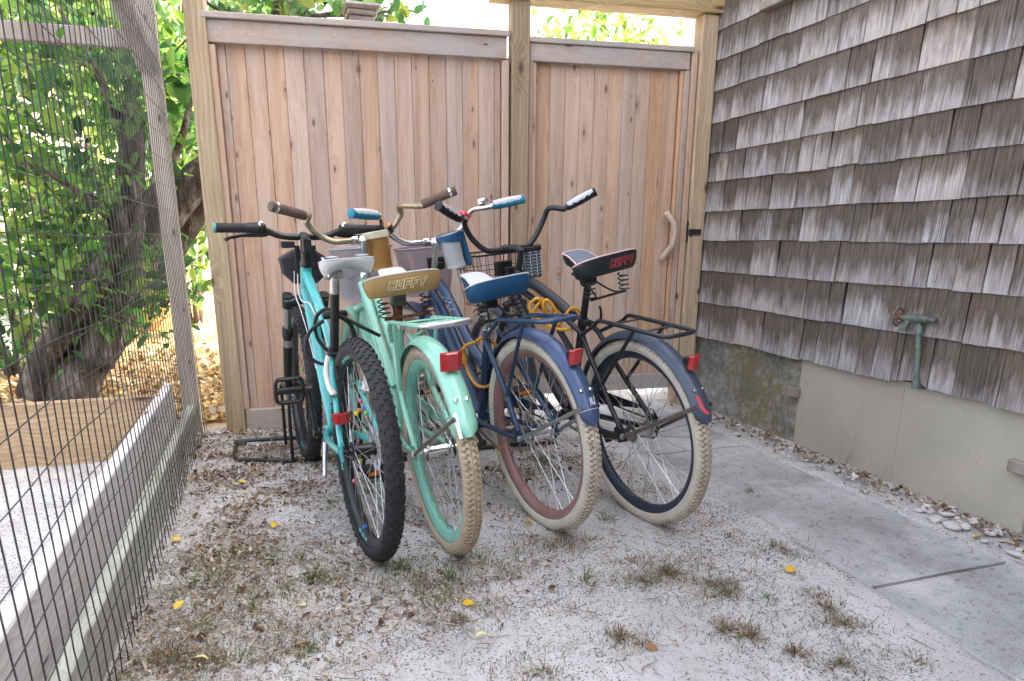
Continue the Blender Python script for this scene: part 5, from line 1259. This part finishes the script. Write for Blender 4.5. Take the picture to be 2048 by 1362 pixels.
lock('cable_lock', 'yellow cable lock looped around the navy blue bicycle frame', M['yellow'], blue_bike, [(.37, .03, .60), (.40, .062, .585), (.428, .066, .545), (.43, .052, .50), (.41, .045, .46), (.37, .030, .43), (.35, -.03, .44), (.36, -.06, .52), (.38, -.05, .58), (.37, .0, .61), (.37, .028, .602)], .0058, ((.432, .066, .562), (.43, .056, .515)))
lock('cable_lock', 'yellow coiled cable lock draped over the matte black bicycle top tube', M['yellow'], black_bike, [(0.600, 0.048, 0.684), (0.580, 0.032, 0.716), (0.560, -0.004, 0.748), (0.540, -0.024, 0.727), (0.530, 0.016, 0.676), (0.540, 0.080, 0.684), (0.550, 0.088, 0.723), (0.530, 0.064, 0.748), (0.520, 0.040, 0.712), (0.510, 0.032, 0.676), (0.490, 0.064, 0.712), (0.480, 0.056, 0.745), (0.470, 0.032, 0.720), (0.450, 0.016, 0.669), (0.430, 0.036, 0.651), (0.400, 0.028, 0.684), (0.380, 0.004, 0.716), (0.365, -0.024, 0.694), (0.360, -0.016, 0.655), (0.380, 0.032, 0.640), (0.450, 0.048, 0.640), (0.530, 0.048, 0.655), (0.600, 0.046, 0.676)], .0066)
# floor rack holding the front wheels
rk = empty('floor_bike_rack', tuple(G(640, 900))); tag(rk, 'black tubular floor bike rack under the front wheels', 'bike rack')
bpy.context.view_layer.update()
def rkp(name, P, r=.0095):
    o = MB().tube(P, r, 10).build(name, M['black_metal'], rk); o.matrix_parent_inverse = rk.matrix_world.inverted(); return o
a0, a1, b0, b1 = G(525, 879, .012), G(472, 890, .012), G(482, 921, .012), G(1112, 884, .012)
c1 = G(1090, 858, .012)
rkp('ground_tube', spline([a0+Vector((1.4, -.10, 0)), a0, a1+Vector((.04, .01, 0)), a1, b0+Vector((-.02, .03, 0)), b0+Vector((.04, 0, 0)), G(640, 918, .012), b1], 6))
for bkx in (teal_bike, None, blue_bike, black_bike):
    mm = bkx.m if bkx else bike_matrix(.462, 2.003, R(4.94), R(-4.3))
    c = mm @ Vector((1.0, 0, 0)); 
    for dx in (-.055, .055):
        p0 = Vector((c.x+dx-.02, c.y-.05, .012)); p1 = Vector((c.x+dx-.045, c.y+.22, .012)); rkp('wheel_hoop', spline([p0, p0+Vector((0, 0, .20)), p0+Vector((0, .03, .30)), p1+Vector((0, -.03, .30)), p1+Vector((0, 0, .20)), p1], 6), .0075)

# ================================================================== PLANTS, LITTER, FAR THINGS
GREENS = [(.035, .09, .022), (.055, .13, .03), (.08, .17, .04), (.028, .07, .024), (.12, .20, .05), (.17, .24, .06), (.045, .10, .04)]
YGREENS = [(.20, .28, .06), (.26, .33, .08), (.14, .24, .05), (.33, .36, .10), (.10, .18, .04)]
def limb(parent, name, pts, r0, r1, n=9):
    P = spline(pts, 7); m = len(P); rr_ = []
    for i, p in enumerate(P): rr_.append((r0+(r1-r0)*i/(m-1))*(1+.16*mnoise.noise(p*7)))
    P = [p+Vector((mnoise.noise(p*4), mnoise.noise(p*4+Vector((9, 0, 0))), 0))*r0*.25 for p in P]
    o = MB().tube(P, rr_, n).build(name, M['bark'], parent, ang=180); o.matrix_parent_inverse = parent.matrix_world.inverted(); return o
def crown(parent, name, pts, n, sz, cols, spread, tilt=.9, mat=None, stuff=True):
    P = np.array([tuple(p) for p in pts]); c = P[RNG.integers(0, len(P), n)]; pos = c+RNG.normal(0, 1, (n, 3))*np.array(spread)
    return pos
def loc_leaf(parent, name, pos, size, cols, tilt=.8, mat=None, jit=.22):
    n = len(pos); s_ = np.clip(RNG.lognormal(-.08, .38, n), .4, 1.7)*size
    o = leafmesh(name, pos-np.array(parent.location), s_, rots(n, tilt), pick(cols, n, jit), mat or M['leaf'], 'leaf', parent); o['kind'] = 'stuff'; return o
# big leaning tree behind the kennel
tb = PY(150, 800, 4.35); tree = empty('leaning_tree', (tb.x, 4.35, 0)); tag(tree, 'old leaning tree with split trunk and vine leaves behind the kennel', 'tree')
bpy.context.view_layer.update()
Q = lambda u, v, y=4.35: PY(u, v, y)
limb(tree, 'trunk', [Q(130, 860), Q(150, 770), Q(190, 690), Q(235, 600), Q(285, 500), Q(345, 410), Q(420, 340), Q(520, 260, 4.6)], .15, .070, 14)
limb(tree, 'limb', [Q(185, 720, 4.28), Q(225, 610, 4.25), Q(250, 500, 4.2), Q(262, 380, 4.2), Q(268, 290, 4.2), Q(270, 215, 4.2)], .11, .05, 12)
limb(tree, 'limb', [Q(70, 790, 4.3), Q(100, 700, 4.25), Q(160, 610, 4.15), Q(215, 520, 4.1), Q(240, 455, 4.1), Q(300, 400, 4.1), Q(330, 370, 4.1)], .085, .03, 10)
limb(tree, 'limb', [Q(300, 560, 4.5), Q(350, 480, 4.5), Q(420, 400, 4.5), Q(520, 330, 4.6)], .09, .06, 10)
limb(tree, 'branch', [Q(262, 330, 4.2), Q(230, 220, 4.15), Q(180, 120, 4.1), Q(120, 20, 4.1)], .03, .010, 7)
limb(tree, 'branch', [Q(240, 455, 4.1), Q(150, 380, 4.05), Q(60, 330, 4.0), Q(-60, 300, 4.)], .022, .008, 7)
limb(tree, 'branch', [Q(330, 380, 4.1), Q(370, 250, 4.2), Q(390, 120, 4.3), Q(380, -20, 4.4)], .022, .008, 7)
pts = []
for (u0, v0, u1, v1, k) in ((120, 20, 0, 60, 8), (180, 120, 60, 100, 8), (230, 220, 330, 120, 9), (150, 380, 30, 260, 10), (60, 330, -80, 180, 8), (215, 520, 60, 420, 10), (250, 500, 200, 340, 8), (180, 620, 60, 560, 6), (260, 560, 320, 480, 5), (190, 560, 300, 640, 4), (370, 250, 390, 60, 9), (270, 215, 200, 60, 9), (120, 240, 60, 160, 8), (300, 300, 340, 200, 5), (250, 640, 330, 560, 6), (150, 680, 260, 600, 6), (110, 600, 190, 500, 7), (40, 520, 20, 640, 6)):
    for i in range(k):
        t = i/max(1, k-1); pts.append(Q(u0+(u1-u0)*t, v0+(v1-v0)*t, RNG.uniform(3.92, 4.5)))
for q in range(0, len(pts)-3, 3):
    limb(tree, 'twig', [pts[q], (pts[q]+pts[q+1])/2+Vector((0, 0, .03)), pts[q+2]], .006, .0025, 5)
pos = crown(tree, 'x', pts, 1750, 0, 0, (.10, .15, .095)); loc_leaf(tree, 'foliage', pos, .080, GREENS, .7)
# the nearest, largest vine leaves one by one
vl = []
for sd_ in range(3):
    me = leafmesh('vine_leaf_tmp', np.zeros((1, 3)), np.array([1.]), np.eye(3)[None], pick(GREENS[1:], 1, .1), M['leaf'], 'leaf', None, .3); vl.append(me.data); bpy.data.objects.remove(me)
for i in range(150):
    u, v = random.uniform(0, 365), random.uniform(20, 600)
    if u > 240 and v > 420: u -= 150
    p = Q(u, v, random.uniform(3.83, 4.0)); o = link('leaf', vl[i % 3], tree, loc=p-tree.location, rot=(random.uniform(-.6, .6), random.uniform(.2, 1.2), random.uniform(0, 6.28))); s_ = random.uniform(.06, .105); o.scale = (s_, s_, s_)
# tree whose branches show over the fence
t2 = empty('overhanging_tree', (.35, 5.2, 0)); tag(t2, 'slender tree whose leafy branches hang over the fence top', 'tree'); bpy.context.view_layer.update()
limb(t2, 'trunk', [(.35, 5.2, 0), (.3, 5.1, 1.2), (.2, 5.0, 2.1), (.05, 4.9, 2.9), (-.1, 4.9, 3.8)], .09, .05, 10)
for P in ([Q(560, 110, 4.9), Q(600, 40, 4.7), Q(700, 30, 4.6), Q(760, 25, 4.5), Q(815, 15, 4.5)], [Q(540, 60, 4.9), Q(480, 30, 4.8), Q(420, 10, 4.8), Q(380, -40, 4.8)], [Q(560, 80, 4.9), Q(620, 10, 4.8), Q(680, -60, 4.7)]):
    limb(t2, 'branch', P, .018, .006, 7)
pts = [Q(u, v, y_) for (u, v, y_) in ((420, 10, 4.8), (470, 15, 4.8), (520, 20, 4.8), (580, 15, 4.7), (620, 20, 4.7), (670, 20, 4.6), (720, 10, 4.6), (760, 35, 4.5), (785, 50, 4.5), (800, 10, 4.5), (740, -20, 4.6), (600, -30, 4.7), (500, -30, 4.8), (400, -40, 4.8), (680, -60, 4.7), (450, 60, 4.9), (560, 70, 4.9))]
pos = crown(t2, 'x', pts, 620, 0, 0, (.10, .14, .06)); loc_leaf(t2, 'foliage', pos, .075, [(.07, .14, .05), (.09, .17, .05), (.13, .20, .07), (.05, .11, .04), (.20, .22, .06)], .8)
# shrubs in the sunlit yard
def shrub(name, label, c, rad, n, size, cols, group='sunlit shrubs beyond the fence'):
    o = empty(name, (c[0], c[1], 0)); tag(o, label, 'shrub', group); bpy.context.view_layer.update()
    for k in range(5):
        a = k*1.3; limb(o, 'stem', [(c[0]+.05*math.cos(a), c[1]+.05*math.sin(a), 0), (c[0]+rad[0]*.25*math.cos(a), c[1]+rad[1]*.25*math.sin(a), c[2]*.7), (c[0]+rad[0]*.5*math.cos(a), c[1]+rad[1]*.5*math.sin(a), c[2]+rad[2]*.3)], .035, .01, 6)
    nc = 46; d = RNG.normal(0, 1, (nc, 3)); d /= np.linalg.norm(d, axis=1)[:, None]; ctr = np.array(c)+d*np.array(rad)*RNG.uniform(.55, 1., (nc, 1))
    pos = ctr[RNG.integers(0, nc, n)]+RNG.normal(0, 1, (n, 3))*np.array(rad)*.16; pos = pos[pos[:, 2] > .05]
    loc_leaf(o, 'foliage', pos, size, cols, 1.0)
b = PY(1190, 60, 7.5); shrub('shrub', 'broad yellow green shrub seen above the gate', (b.x, 7.5, b.z-.75), (1.0, .9, 1.35), 3600, .085, YGREENS)
b = PY(960, 80, 9.5); shrub('shrub', 'pale shrub showing just left of the centre fence post', (b.x+.2, 9.5, b.z-1.25), (.8, .7, 1.2), 1500, .08, [(.45, .42, .2), (.38, .38, .15), (.5, .45, .3)])
b = PY(120, 250, 7.2); shrub('shrub', 'tall bright green shrub behind the leaning tree', (b.x, 7.2, 1.9), (1.5, .8, 1.7), 6500, .12, YGREENS+GREENS)
b = PY(330, 120, 8.5); shrub('shrub', 'round yellow green shrub behind the kennel corner post', (b.x, 8.5, 3.1), (1.3, .9, 1.6), 4500, .12, YGREENS+GREENS)
b = PY(20, 660, 5.6); shrub('shrub', 'low green shrub at the left edge behind the kennel', (b.x, 5.6, .45), (.45, .4, .45), 700, .07, GREENS)
# far buildings
c = PY(190, 300, 13.); ch = empty('cream_house', (c.x, 13, 0)); tag(ch, 'pale cream house glimpsed through the leaves at the left', 'house')
MB().box((-.6, 2, 1.7), (6.5, 4, 3.4)).build('wall', M['cream_paint'], ch, smooth=False)
MB().prism([(-4.1, -.4, 3.35), (-4.1, 4.4, 3.35), (-4.1, 2, 5.)], (7., 0, 0)).build('roof', M['roofing'], ch, smooth=False)
for k in (-2.4, -.6, 1.2):
    wn = MB().box((k, -.02, 1.6), (.95, .06, 1.25)).build('window', M['white_paint'], ch, smooth=False); MB().box((k, -.055, 1.6), (.78, .02, 1.08)).build('pane', M['black_plastic'], wn, smooth=False)
# white steps at the far left
s0 = G(30, 700); stp = empty('white_steps', (s0.x-.5, 6.3, 0)); tag(stp, 'white painted wooden steps at the left behind the tree', 'steps')
for dy in (0, .9):
    MB().prism([(-.75, dy, 1.10), (.75, dy, .20), (.75, dy, -.02), (.60, dy, -.02), (-.75, dy, .86)], (0, .045, 0)).build('stringer', M['white_paint'], stp, smooth=False)
    MB().prism([(-.75, dy, 1.72), (.70, dy, .85), (.70, dy, .76), (-.75, dy, 1.63)], (0, .045, 0)).build('hand_rail', M['white_paint'], stp, smooth=False)
for k in range(4): MB().box((.52-k*.34, .47, .22+k*.205), (.30, .86, .035)).build('tread', M['white_paint'], stp, smooth=False)
# tub
tbp = PY(315, 625, 8.2); tu = empty('planter_tub', (tbp.x, 8.2, 0)); tag(tu, 'orange tan tub with a teal lid beyond the tree', 'tub')
MB().lathe([(.001, 0), (.30, 0), (.37, .62), (.38, .62), (.385, .68), (.36, .68), (.33, .6), (.001, .6)], n=30).build('tub_body', M['tubtan'], tu)
MB().lathe([(.40, .68), (.41, .70), (.39, .735), (.2, .76), (.001, .765)], n=30).build('lid', M['tubteal'], tu)

# ------------------------------------------------------------------ litter
def scatter(fn, n, box):
    x = RNG.uniform(box[0], box[1], n); y = RNG.uniform(box[2], box[3], n)
    d = np.array([fn(a, b) for a, b in zip(x, y)]); k = RNG.uniform(0, 1, n) < d; return x[k], y[k]
def gauss(x, y, cx, cy, sx, sy): return math.exp(-((x-cx)/sx)**2-((y-cy)/sy)**2)
def ldens(x, y):
    d = 1.0*gauss(x, y, -.22, 3.1, .26, .65)+.75*gauss(x, y, .12, 3.2, .45, .30)+.48*gauss(x, y, -.25, 2.2, .20, .7)+.16*gauss(x, y, -.15, 1.5, .30, .55)+.12*gauss(x, y, .25, 1.75, .35, .25)+.30*gauss(x, y, .35, 2.2, .35, .22)+.35*gauss(x, y, 1.0, 2.75, .5, .35)
    if x < -.40: d *= .35
    d *= 2.1*max(.06, .36+1.1*mnoise.noise(Vector((x*4, y*4, 3.)))+.6*mnoise.noise(Vector((x*13, y*13, 6.))))
    return min(1, d)
x, y = scatter(ldens, 52000, (-.62, 1.45, .85, 3.62)); n = len(x); z = np.array([gz(a, b) for a, b in zip(x, y)])+RNG.uniform(.001, .010, n)
BR = [(.20, .13, .085), (.29, .20, .135), (.40, .32, .23), (.13, .085, .06), (.48, .41, .33), (.26, .16, .10), (.55, .48, .41), (.24, .19, .15), (.36, .26, .17), (.52, .46, .39)]
o = leafmesh('leaf_litter', np.stack([x, y, z], 1), np.stack([RNG.uniform(.007, .024, n), RNG.uniform(.007, .024, n), RNG.uniform(.015, .05, n)], 1), rots(n, .5), pick(BR, n, .2), M['litter'], 'leaf', None, .5); tag(o, 'brown dry leaf litter along the kennel and under the bicycles', 'leaf litter', kind='stuff')
x, y = scatter(ldens, 1500, (-.40, 1.4, 1.0, 3.6)); n = len(x); z = np.array([gz(a, b) for a, b in zip(x, y)])+RNG.uniform(.006, .016, n)
o = leafmesh('whole_dry_leaves', np.stack([x, y, z], 1), np.stack([RNG.uniform(.022, .040, n), RNG.uniform(.024, .042, n), RNG.uniform(.05, .16, n)], 1), rots(n, .45), pick(BR, n, .2), M['litter'], 'leaf', None, .6); tag(o, 'whole curled dry leaves lying on top of the finer litter', 'leaf litter', kind='stuff')
# yard litter
n = 9000; x = RNG.uniform(-2.6, 1.2, n); y = 3.80+RNG.exponential(1.1, n); o = leafmesh('yard_leaves', np.stack([x, y, RNG.uniform(.004, .03, n)], 1), RNG.uniform(.02, .05, n)*(1+.05*y), rots(n, .5), pick([(.32, .19, .07), (.42, .28, .12), (.50, .36, .17), (.22, .12, .05), (.46, .40, .30)], n, .2), M['litter'], 'chip', None, .4); tag(o, 'sunlit tan fallen leaves covering the yard behind the fence', 'leaf litter', kind='stuff')
# crumbs and needles over the sand
def cdens(x, y):
    if PATH_L-.01 < x < PATH_R: return .10
    return min(1, max(.06, .22+1.3*mnoise.noise(Vector((x*2.6, y*2.6, 7.)))+.9*mnoise.noise(Vector((x*8, y*8, 1.)))))
x, y = scatter(cdens, 130000, (-.42, 2.26, .75, 3.6)); n = len(x)
z = np.array([max(gz(a, b), .012 if PATH_L-.01 < a < PATH_R else -1) for a, b in zip(x, y)])+RNG.uniform(.0005, .003, n)
sz = np.stack([RNG.exponential(.004, n)+.002, RNG.uniform(.0016, .0040, n), RNG.uniform(.002, .006, n)], 1)
o = leafmesh('ground_crumbs', np.stack([x, y, z], 1), sz, rots(n, .3), pick([(.10, .07, .055), (.16, .11, .08), (.06, .045, .04), (.24, .17, .12), (.13, .085, .07)], n, .25), M['litter'], 'chip', None, .5); tag(o, 'dark leaf crumbs and twigs sprinkled over the white sand', 'debris', kind='stuff')
# straw strands lying about
def sdens(x, y): return min(1, .05+.9*gauss(x, y, -.2, 1.6, .35, .9)+.5*gauss(x, y, .4, 1.7, .5, .25)+.25*gauss(x, y, 1.1, 1.7, .4, .4))
x, y = scatter(sdens, 16000, (-.42, 1.5, .8, 3.5)); n = len(x)
o = leafmesh('straw', np.stack([x, y, np.array([gz(a, b) for a, b in zip(x, y)])+RNG.uniform(.002, .012, n)], 1), np.stack([RNG.uniform(.02, .085, n), RNG.uniform(.0014, .0032, n), RNG.uniform(.006, .02, n)], 1), rots(n, .12), pick([(.40, .30, .20), (.30, .21, .14), (.50, .42, .31), (.20, .13, .09)], n, .2), M['litter'], 'chip', None, .5); tag(o, 'dry straw strands and stems lying among the litter', 'debris', kind='stuff')
# grass
def tufts(lst, name, label, cols, flat=1, mul=1.5):
    Ps = []; S = []; Yw = []; Tl = []; Cs = []
    for (u, v, nb, spread, hgt) in lst:
        c = G(u, v)
        for _ in range(int(nb*mul)):
            a, r_ = random.uniform(0, 6.28), abs(random.gauss(0, spread))*random.uniform(.4, 1.3); px, py = c.x+r_*math.cos(a), c.y+r_*math.sin(a)
            Ps.append((px, py, gz(px, py)-.002)); S.append((hgt*random.uniform(.3, 2.6), random.uniform(.0011, .0030), hgt*random.uniform(.1, 1.15)*max(.2, 1-r_/(spread*3))*flat)); Yw.append(a+random.gauss(0, .7)); Cs.append(random.choice(cols))
    n = len(Ps); o = leafmesh(name, np.array(Ps), np.array(S), rots(n, .32, np.array(Yw)), np.clip(np.array(Cs)*(1+RNG.normal(0, .2, (n, 1))), .01, 1), M['grassblade'], 'blade'); tag(o, label, 'grass', kind='stuff')
GG = [(.09, .17, .04), (.12, .20, .05), (.07, .13, .035), (.18, .22, .08), (.26, .21, .11)]
DG = [(.20, .13, .085), (.28, .19, .12), (.14, .09, .065), (.34, .27, .17), (.12, .12, .05)]
tufts([(470, 1110, 150, .10, .035), (420, 1160, 160, .12, .035), (540, 1120, 90, .07, .03), (625, 1165, 70, .03, .05), (575, 1195, 60, .05, .03), (505, 1215, 40, .02, .05), (800, 1140, 150, .09, .035), (900, 1160, 170, .10, .03), (870, 1210, 110, .09, .03), (745, 965, 110, .05, .05), (735, 985, 60, .05, .03), (1085, 925, 100, .06, .045), (1050, 950, 60, .06, .03), (660, 1005, 40, .03, .03), (620, 1300, 90, .05, .025), (400, 1260, 80, .08, .03), (350, 1200, 80, .06, .03), (1170, 1160, 16, .012, .07), (700, 1130, 60, .06, .03), (1210, 1040, 50, .04, .035), (1545, 1095, 60, .05, .02), (1690, 1160, 40, .05, .02), (1455, 1075, 40, .03, .02), (1540, 1200, 26, .02, .03), (1700, 1340, 40, .08, .012), (560, 1250, 70, .08, .025), (480, 1320, 80, .09, .03), (960, 1120, 90, .08, .03), (1640, 940, 40, .03, .02), (1500, 985, 20, .02, .02), (1730, 990, 30, .03, .025)], 'grass', 'sparse green grass blades and tufts growing in the sand', GG)
tufts([(1335, 1150, 150, .05, .035), (1290, 1165, 110, .05, .03), (1260, 1125, 90, .05, .025), (1240, 1275, 110, .04, .035), (1285, 1290, 40, .03, .03), (920, 1245, 70, .025, .035), (1180, 1170, 90, .04, .02), (1430, 1170, 120, .05, .03), (1460, 1190, 90, .05, .025), (1445, 1260, 90, .03, .03), (1500, 1275, 100, .035, .04), (1590, 1310, 80, .025, .04), (1660, 1215, 90, .035, .035), (1690, 1250, 100, .035, .03), (1630, 1190, 40, .03, .04), (1570, 1105, 130, .05, .02), (1620, 1120, 90, .06, .015), (1120, 1085, 160, .07, .02), (1060, 1075, 110, .06, .02), (1310, 975, 90, .09, .02), (1400, 1010, 90, .07, .02), (380, 1130, 140, .12, .03), (330, 1320, 120, .08, .04), (420, 1320, 120, .10, .035), (560, 1170, 110, .12, .025), (1090, 1340, 60, .05, .025), (850, 1180, 130, .12, .02), (690, 1330, 70, .10, .02), (1680, 1330, 50, .03, .03), (1830, 1320, 30, .03, .03), (1780, 1225, 40, .03, .02), (1720, 950, 160, .14, .012), (1600, 905, 110, .10, .012)], 'dead_grass', 'dry brown grass clumps scattered over the sand', DG, .6, 1.9)
def mat_patch(lst, name, label, cols):
    Ps = []; S = []; Cs = []
    for (u, v, nb, sx_, sy_) in lst:
        c = G(u, v)
        for _ in range(int(nb*1.7)):
            px, py = c.x+random.gauss(0, sx_), c.y+random.gauss(0, sy_)
            if mnoise.noise(Vector((px*11, py*11, 2.)))+.6*mnoise.noise(Vector((px*30, py*30, 5.))) < random.uniform(-.5, .25): continue
            Ps.append((px, py, gz(px, py)-.001)); h_ = random.uniform(.008, .05); S.append((h_*random.uniform(.5, 2.), random.uniform(.0009, .0022), h_*random.uniform(.05, .75))); Cs.append(random.choice(cols))
    n = len(Ps); o = leafmesh(name, np.array(Ps), np.array(S), rots(n, .35), np.clip(np.array(Cs)*(1+RNG.normal(0, .22, (n, 1))), .01, 1), M['grassblade'], 'blade'); tag(o, label, 'grass', kind='stuff')
MX = GG+DG+DG
mat_patch([(460, 1130, 1500, .13, .10), (400, 1240, 1300, .10, .13), (560, 1160, 900, .12, .07), (860, 1170, 1500, .13, .06), (940, 1230, 500, .06, .06), (330, 1320, 900, .08, .08), (470, 1330, 700, .10, .06), (1110, 1085, 700, .09, .05), (1300, 1150, 900, .09, .06), (1440, 1180, 700, .08, .05), (1250, 1280, 300, .05, .04), (1480, 1270, 450, .07, .05), (1660, 1230, 500, .06, .06), (1580, 1110, 500, .05, .06), (1400, 1010, 500, .06, .08), (1000, 960, 600, .12, .12), (740, 980, 500, .06, .08), (1300, 970, 300, .10, .1), (700, 1140, 500, .10, .05), (1080, 940, 350, .07, .07), (620, 1290, 350, .07, .05), (1700, 1330, 350, .10, .05), (1070, 1340, 350, .09, .05), (1000, 1150, 300, .06, .04)], 'matted_grass', 'thin matted mix of green and dead grass lying on the sand', MX)
# a few tall weeds against the foundation
for (u, v, hgt, lab) in ((1690, 935, .17, 'thin weed stalk leaning on the foundation below the shingles'), (1760, 985, .14, 'thin pale weed near the middle of the cement panel')):
    c = G(u, v); o = empty('weed', tuple(c)); tag(o, lab, 'weed', 'weeds along the foundation')
    for k in range(7):
        a = random.uniform(2., 4.4); MB().tube(spline([(0, 0, 0), (.02*math.cos(a), .03*math.sin(a), hgt*.4), (.05*math.cos(a)*.5, .09*math.sin(a), hgt*random.uniform(.7, 1.2))], 5), [.0009]*11, 4).build('stalk', M['handlewood'], o)
# pebbles along the wall
pm = []
for k in range(4):
    mb = MB(); rr2 = random.Random(k); n_ = 10
    prof = [(max(.001, math.sin(math.pi*i/6)), -math.cos(math.pi*i/6)*.55) for i in range(7)]; mb.lathe(prof, n=n_)
    mb.v = [(Vector(v)*(1+.18*mnoise.noise(Vector(v)*1.5+Vector((k*5, 0, 0)))))[:] for v in mb.v]; pm.append(mb.mesh('pebble', M['pebble'], ang=180))
rr3 = random.Random(4)
for i in range(110):
    yy = rr3.uniform(1.05, 1.75) if i < 60 else rr3.uniform(1.6, 3.3); xx = rr3.uniform(PATH_R+.015, 2.285); s_ = rr3.uniform(.008, .022) if i < 60 else rr3.uniform(.005, .013)
    o = link('pebble', pm[i % 4], None, (xx, yy, .006+s_*.2), (rr3.uniform(-.3, .3), rr3.uniform(-.3, .3), rr3.uniform(0, 6))); o.scale = (s_*1.3, s_, s_*.8)
    tag(o, 'small pale pebble in the strip between path and house', 'pebble', 'pebbles along the house wall')
# dry leaves along the wall foot
n = 900; yy = RNG.uniform(1.1, 3.4, n); xx = 2.27-RNG.exponential(.05, n); k = xx > 2.06; xx, yy = xx[k], yy[k]; n = len(xx)
o = leafmesh('wall_foot_leaves', np.stack([xx, yy, RNG.uniform(.006, .02, n)], 1), RNG.uniform(.008, .026, n), rots(n, .5), pick(BR, n, .2), M['litter'], 'chip', None, .4); tag(o, 'dry leaves blown along the foot of the foundation', 'leaf litter', kind='stuff')
# single fallen leaves one can point at
ym = []
for k, colr in enumerate([(.72, .44, .03), (.78, .52, .08), (.62, .33, .04), (.70, .60, .28), (.30, .16, .09)]):
    q = leafmesh('fl_tmp', np.zeros((1, 3)), np.array([1.]), np.eye(3)[None], np.array([colr]), M['litter'], 'leaf', None, .5); ym.append(q.data); bpy.data.objects.remove(q)
for i, (u, v, k, s_, lab) in enumerate([(1570, 1150, 0, .040, 'bright orange yellow fallen leaf lying alone on sand near the path'), (350, 1228, 1, .040, 'yellow fallen leaf on the ground beside the kennel mesh'), (924, 1216, 0, .036, 'orange leaf on sand left of a dry grass clump'), (595, 1298, 2, .034, 'tan orange leaf lying beside a low green plant'), (1345, 1122, 1, .032, 'small yellow leaf on dry grass below the black bicycle'), (1290, 1293, 4, .042, 'curled brown leaf in the foreground sand'), (388, 1325, 3, .035, 'pale yellow leaf in the lower left corner'), (505, 950, 1, .03, 'yellow leaf in the litter near the floor rack'), (440, 890, 1, .045, 'yellow leaf at the foot of the left fence post'), (490, 968, 1, .04, 'yellow leaf in the litter below the floor rack'), (995, 1030, 0, .034, 'orange leaf between the mint and blue wheels'), (1048, 1050, 2, .034, 'rust leaf under the blue bicycle wheel'), (545, 1062, 0, .034, 'orange leaf on the bare sand left of the mountain bicycle'), (1965, 1080, 0, .036, 'orange leaf among pale pebbles by the house'), (1440, 820, 4, .05, 'brown leaf on the sand at the far foundation end'), (950, 1284, 3, .03, 'pale leaf on the sand in the lower middle'), (610, 1218, 3, .034, 'pale tan leaf among green blades at lower left'), (365, 1085, 1, .04, 'yellow leaf by the kennel board')]):
    c = G(u, v); o = link('fallen_leaf', ym[k], None, (c.x, c.y, gz(c.x, c.y)+.012), (random.uniform(-.5, .5), random.uniform(-.4, .4), random.uniform(0, 6.28))); o.scale = (s_, s_*1.2, s_)
    tag(o, lab, 'leaf', 'single fallen leaves')
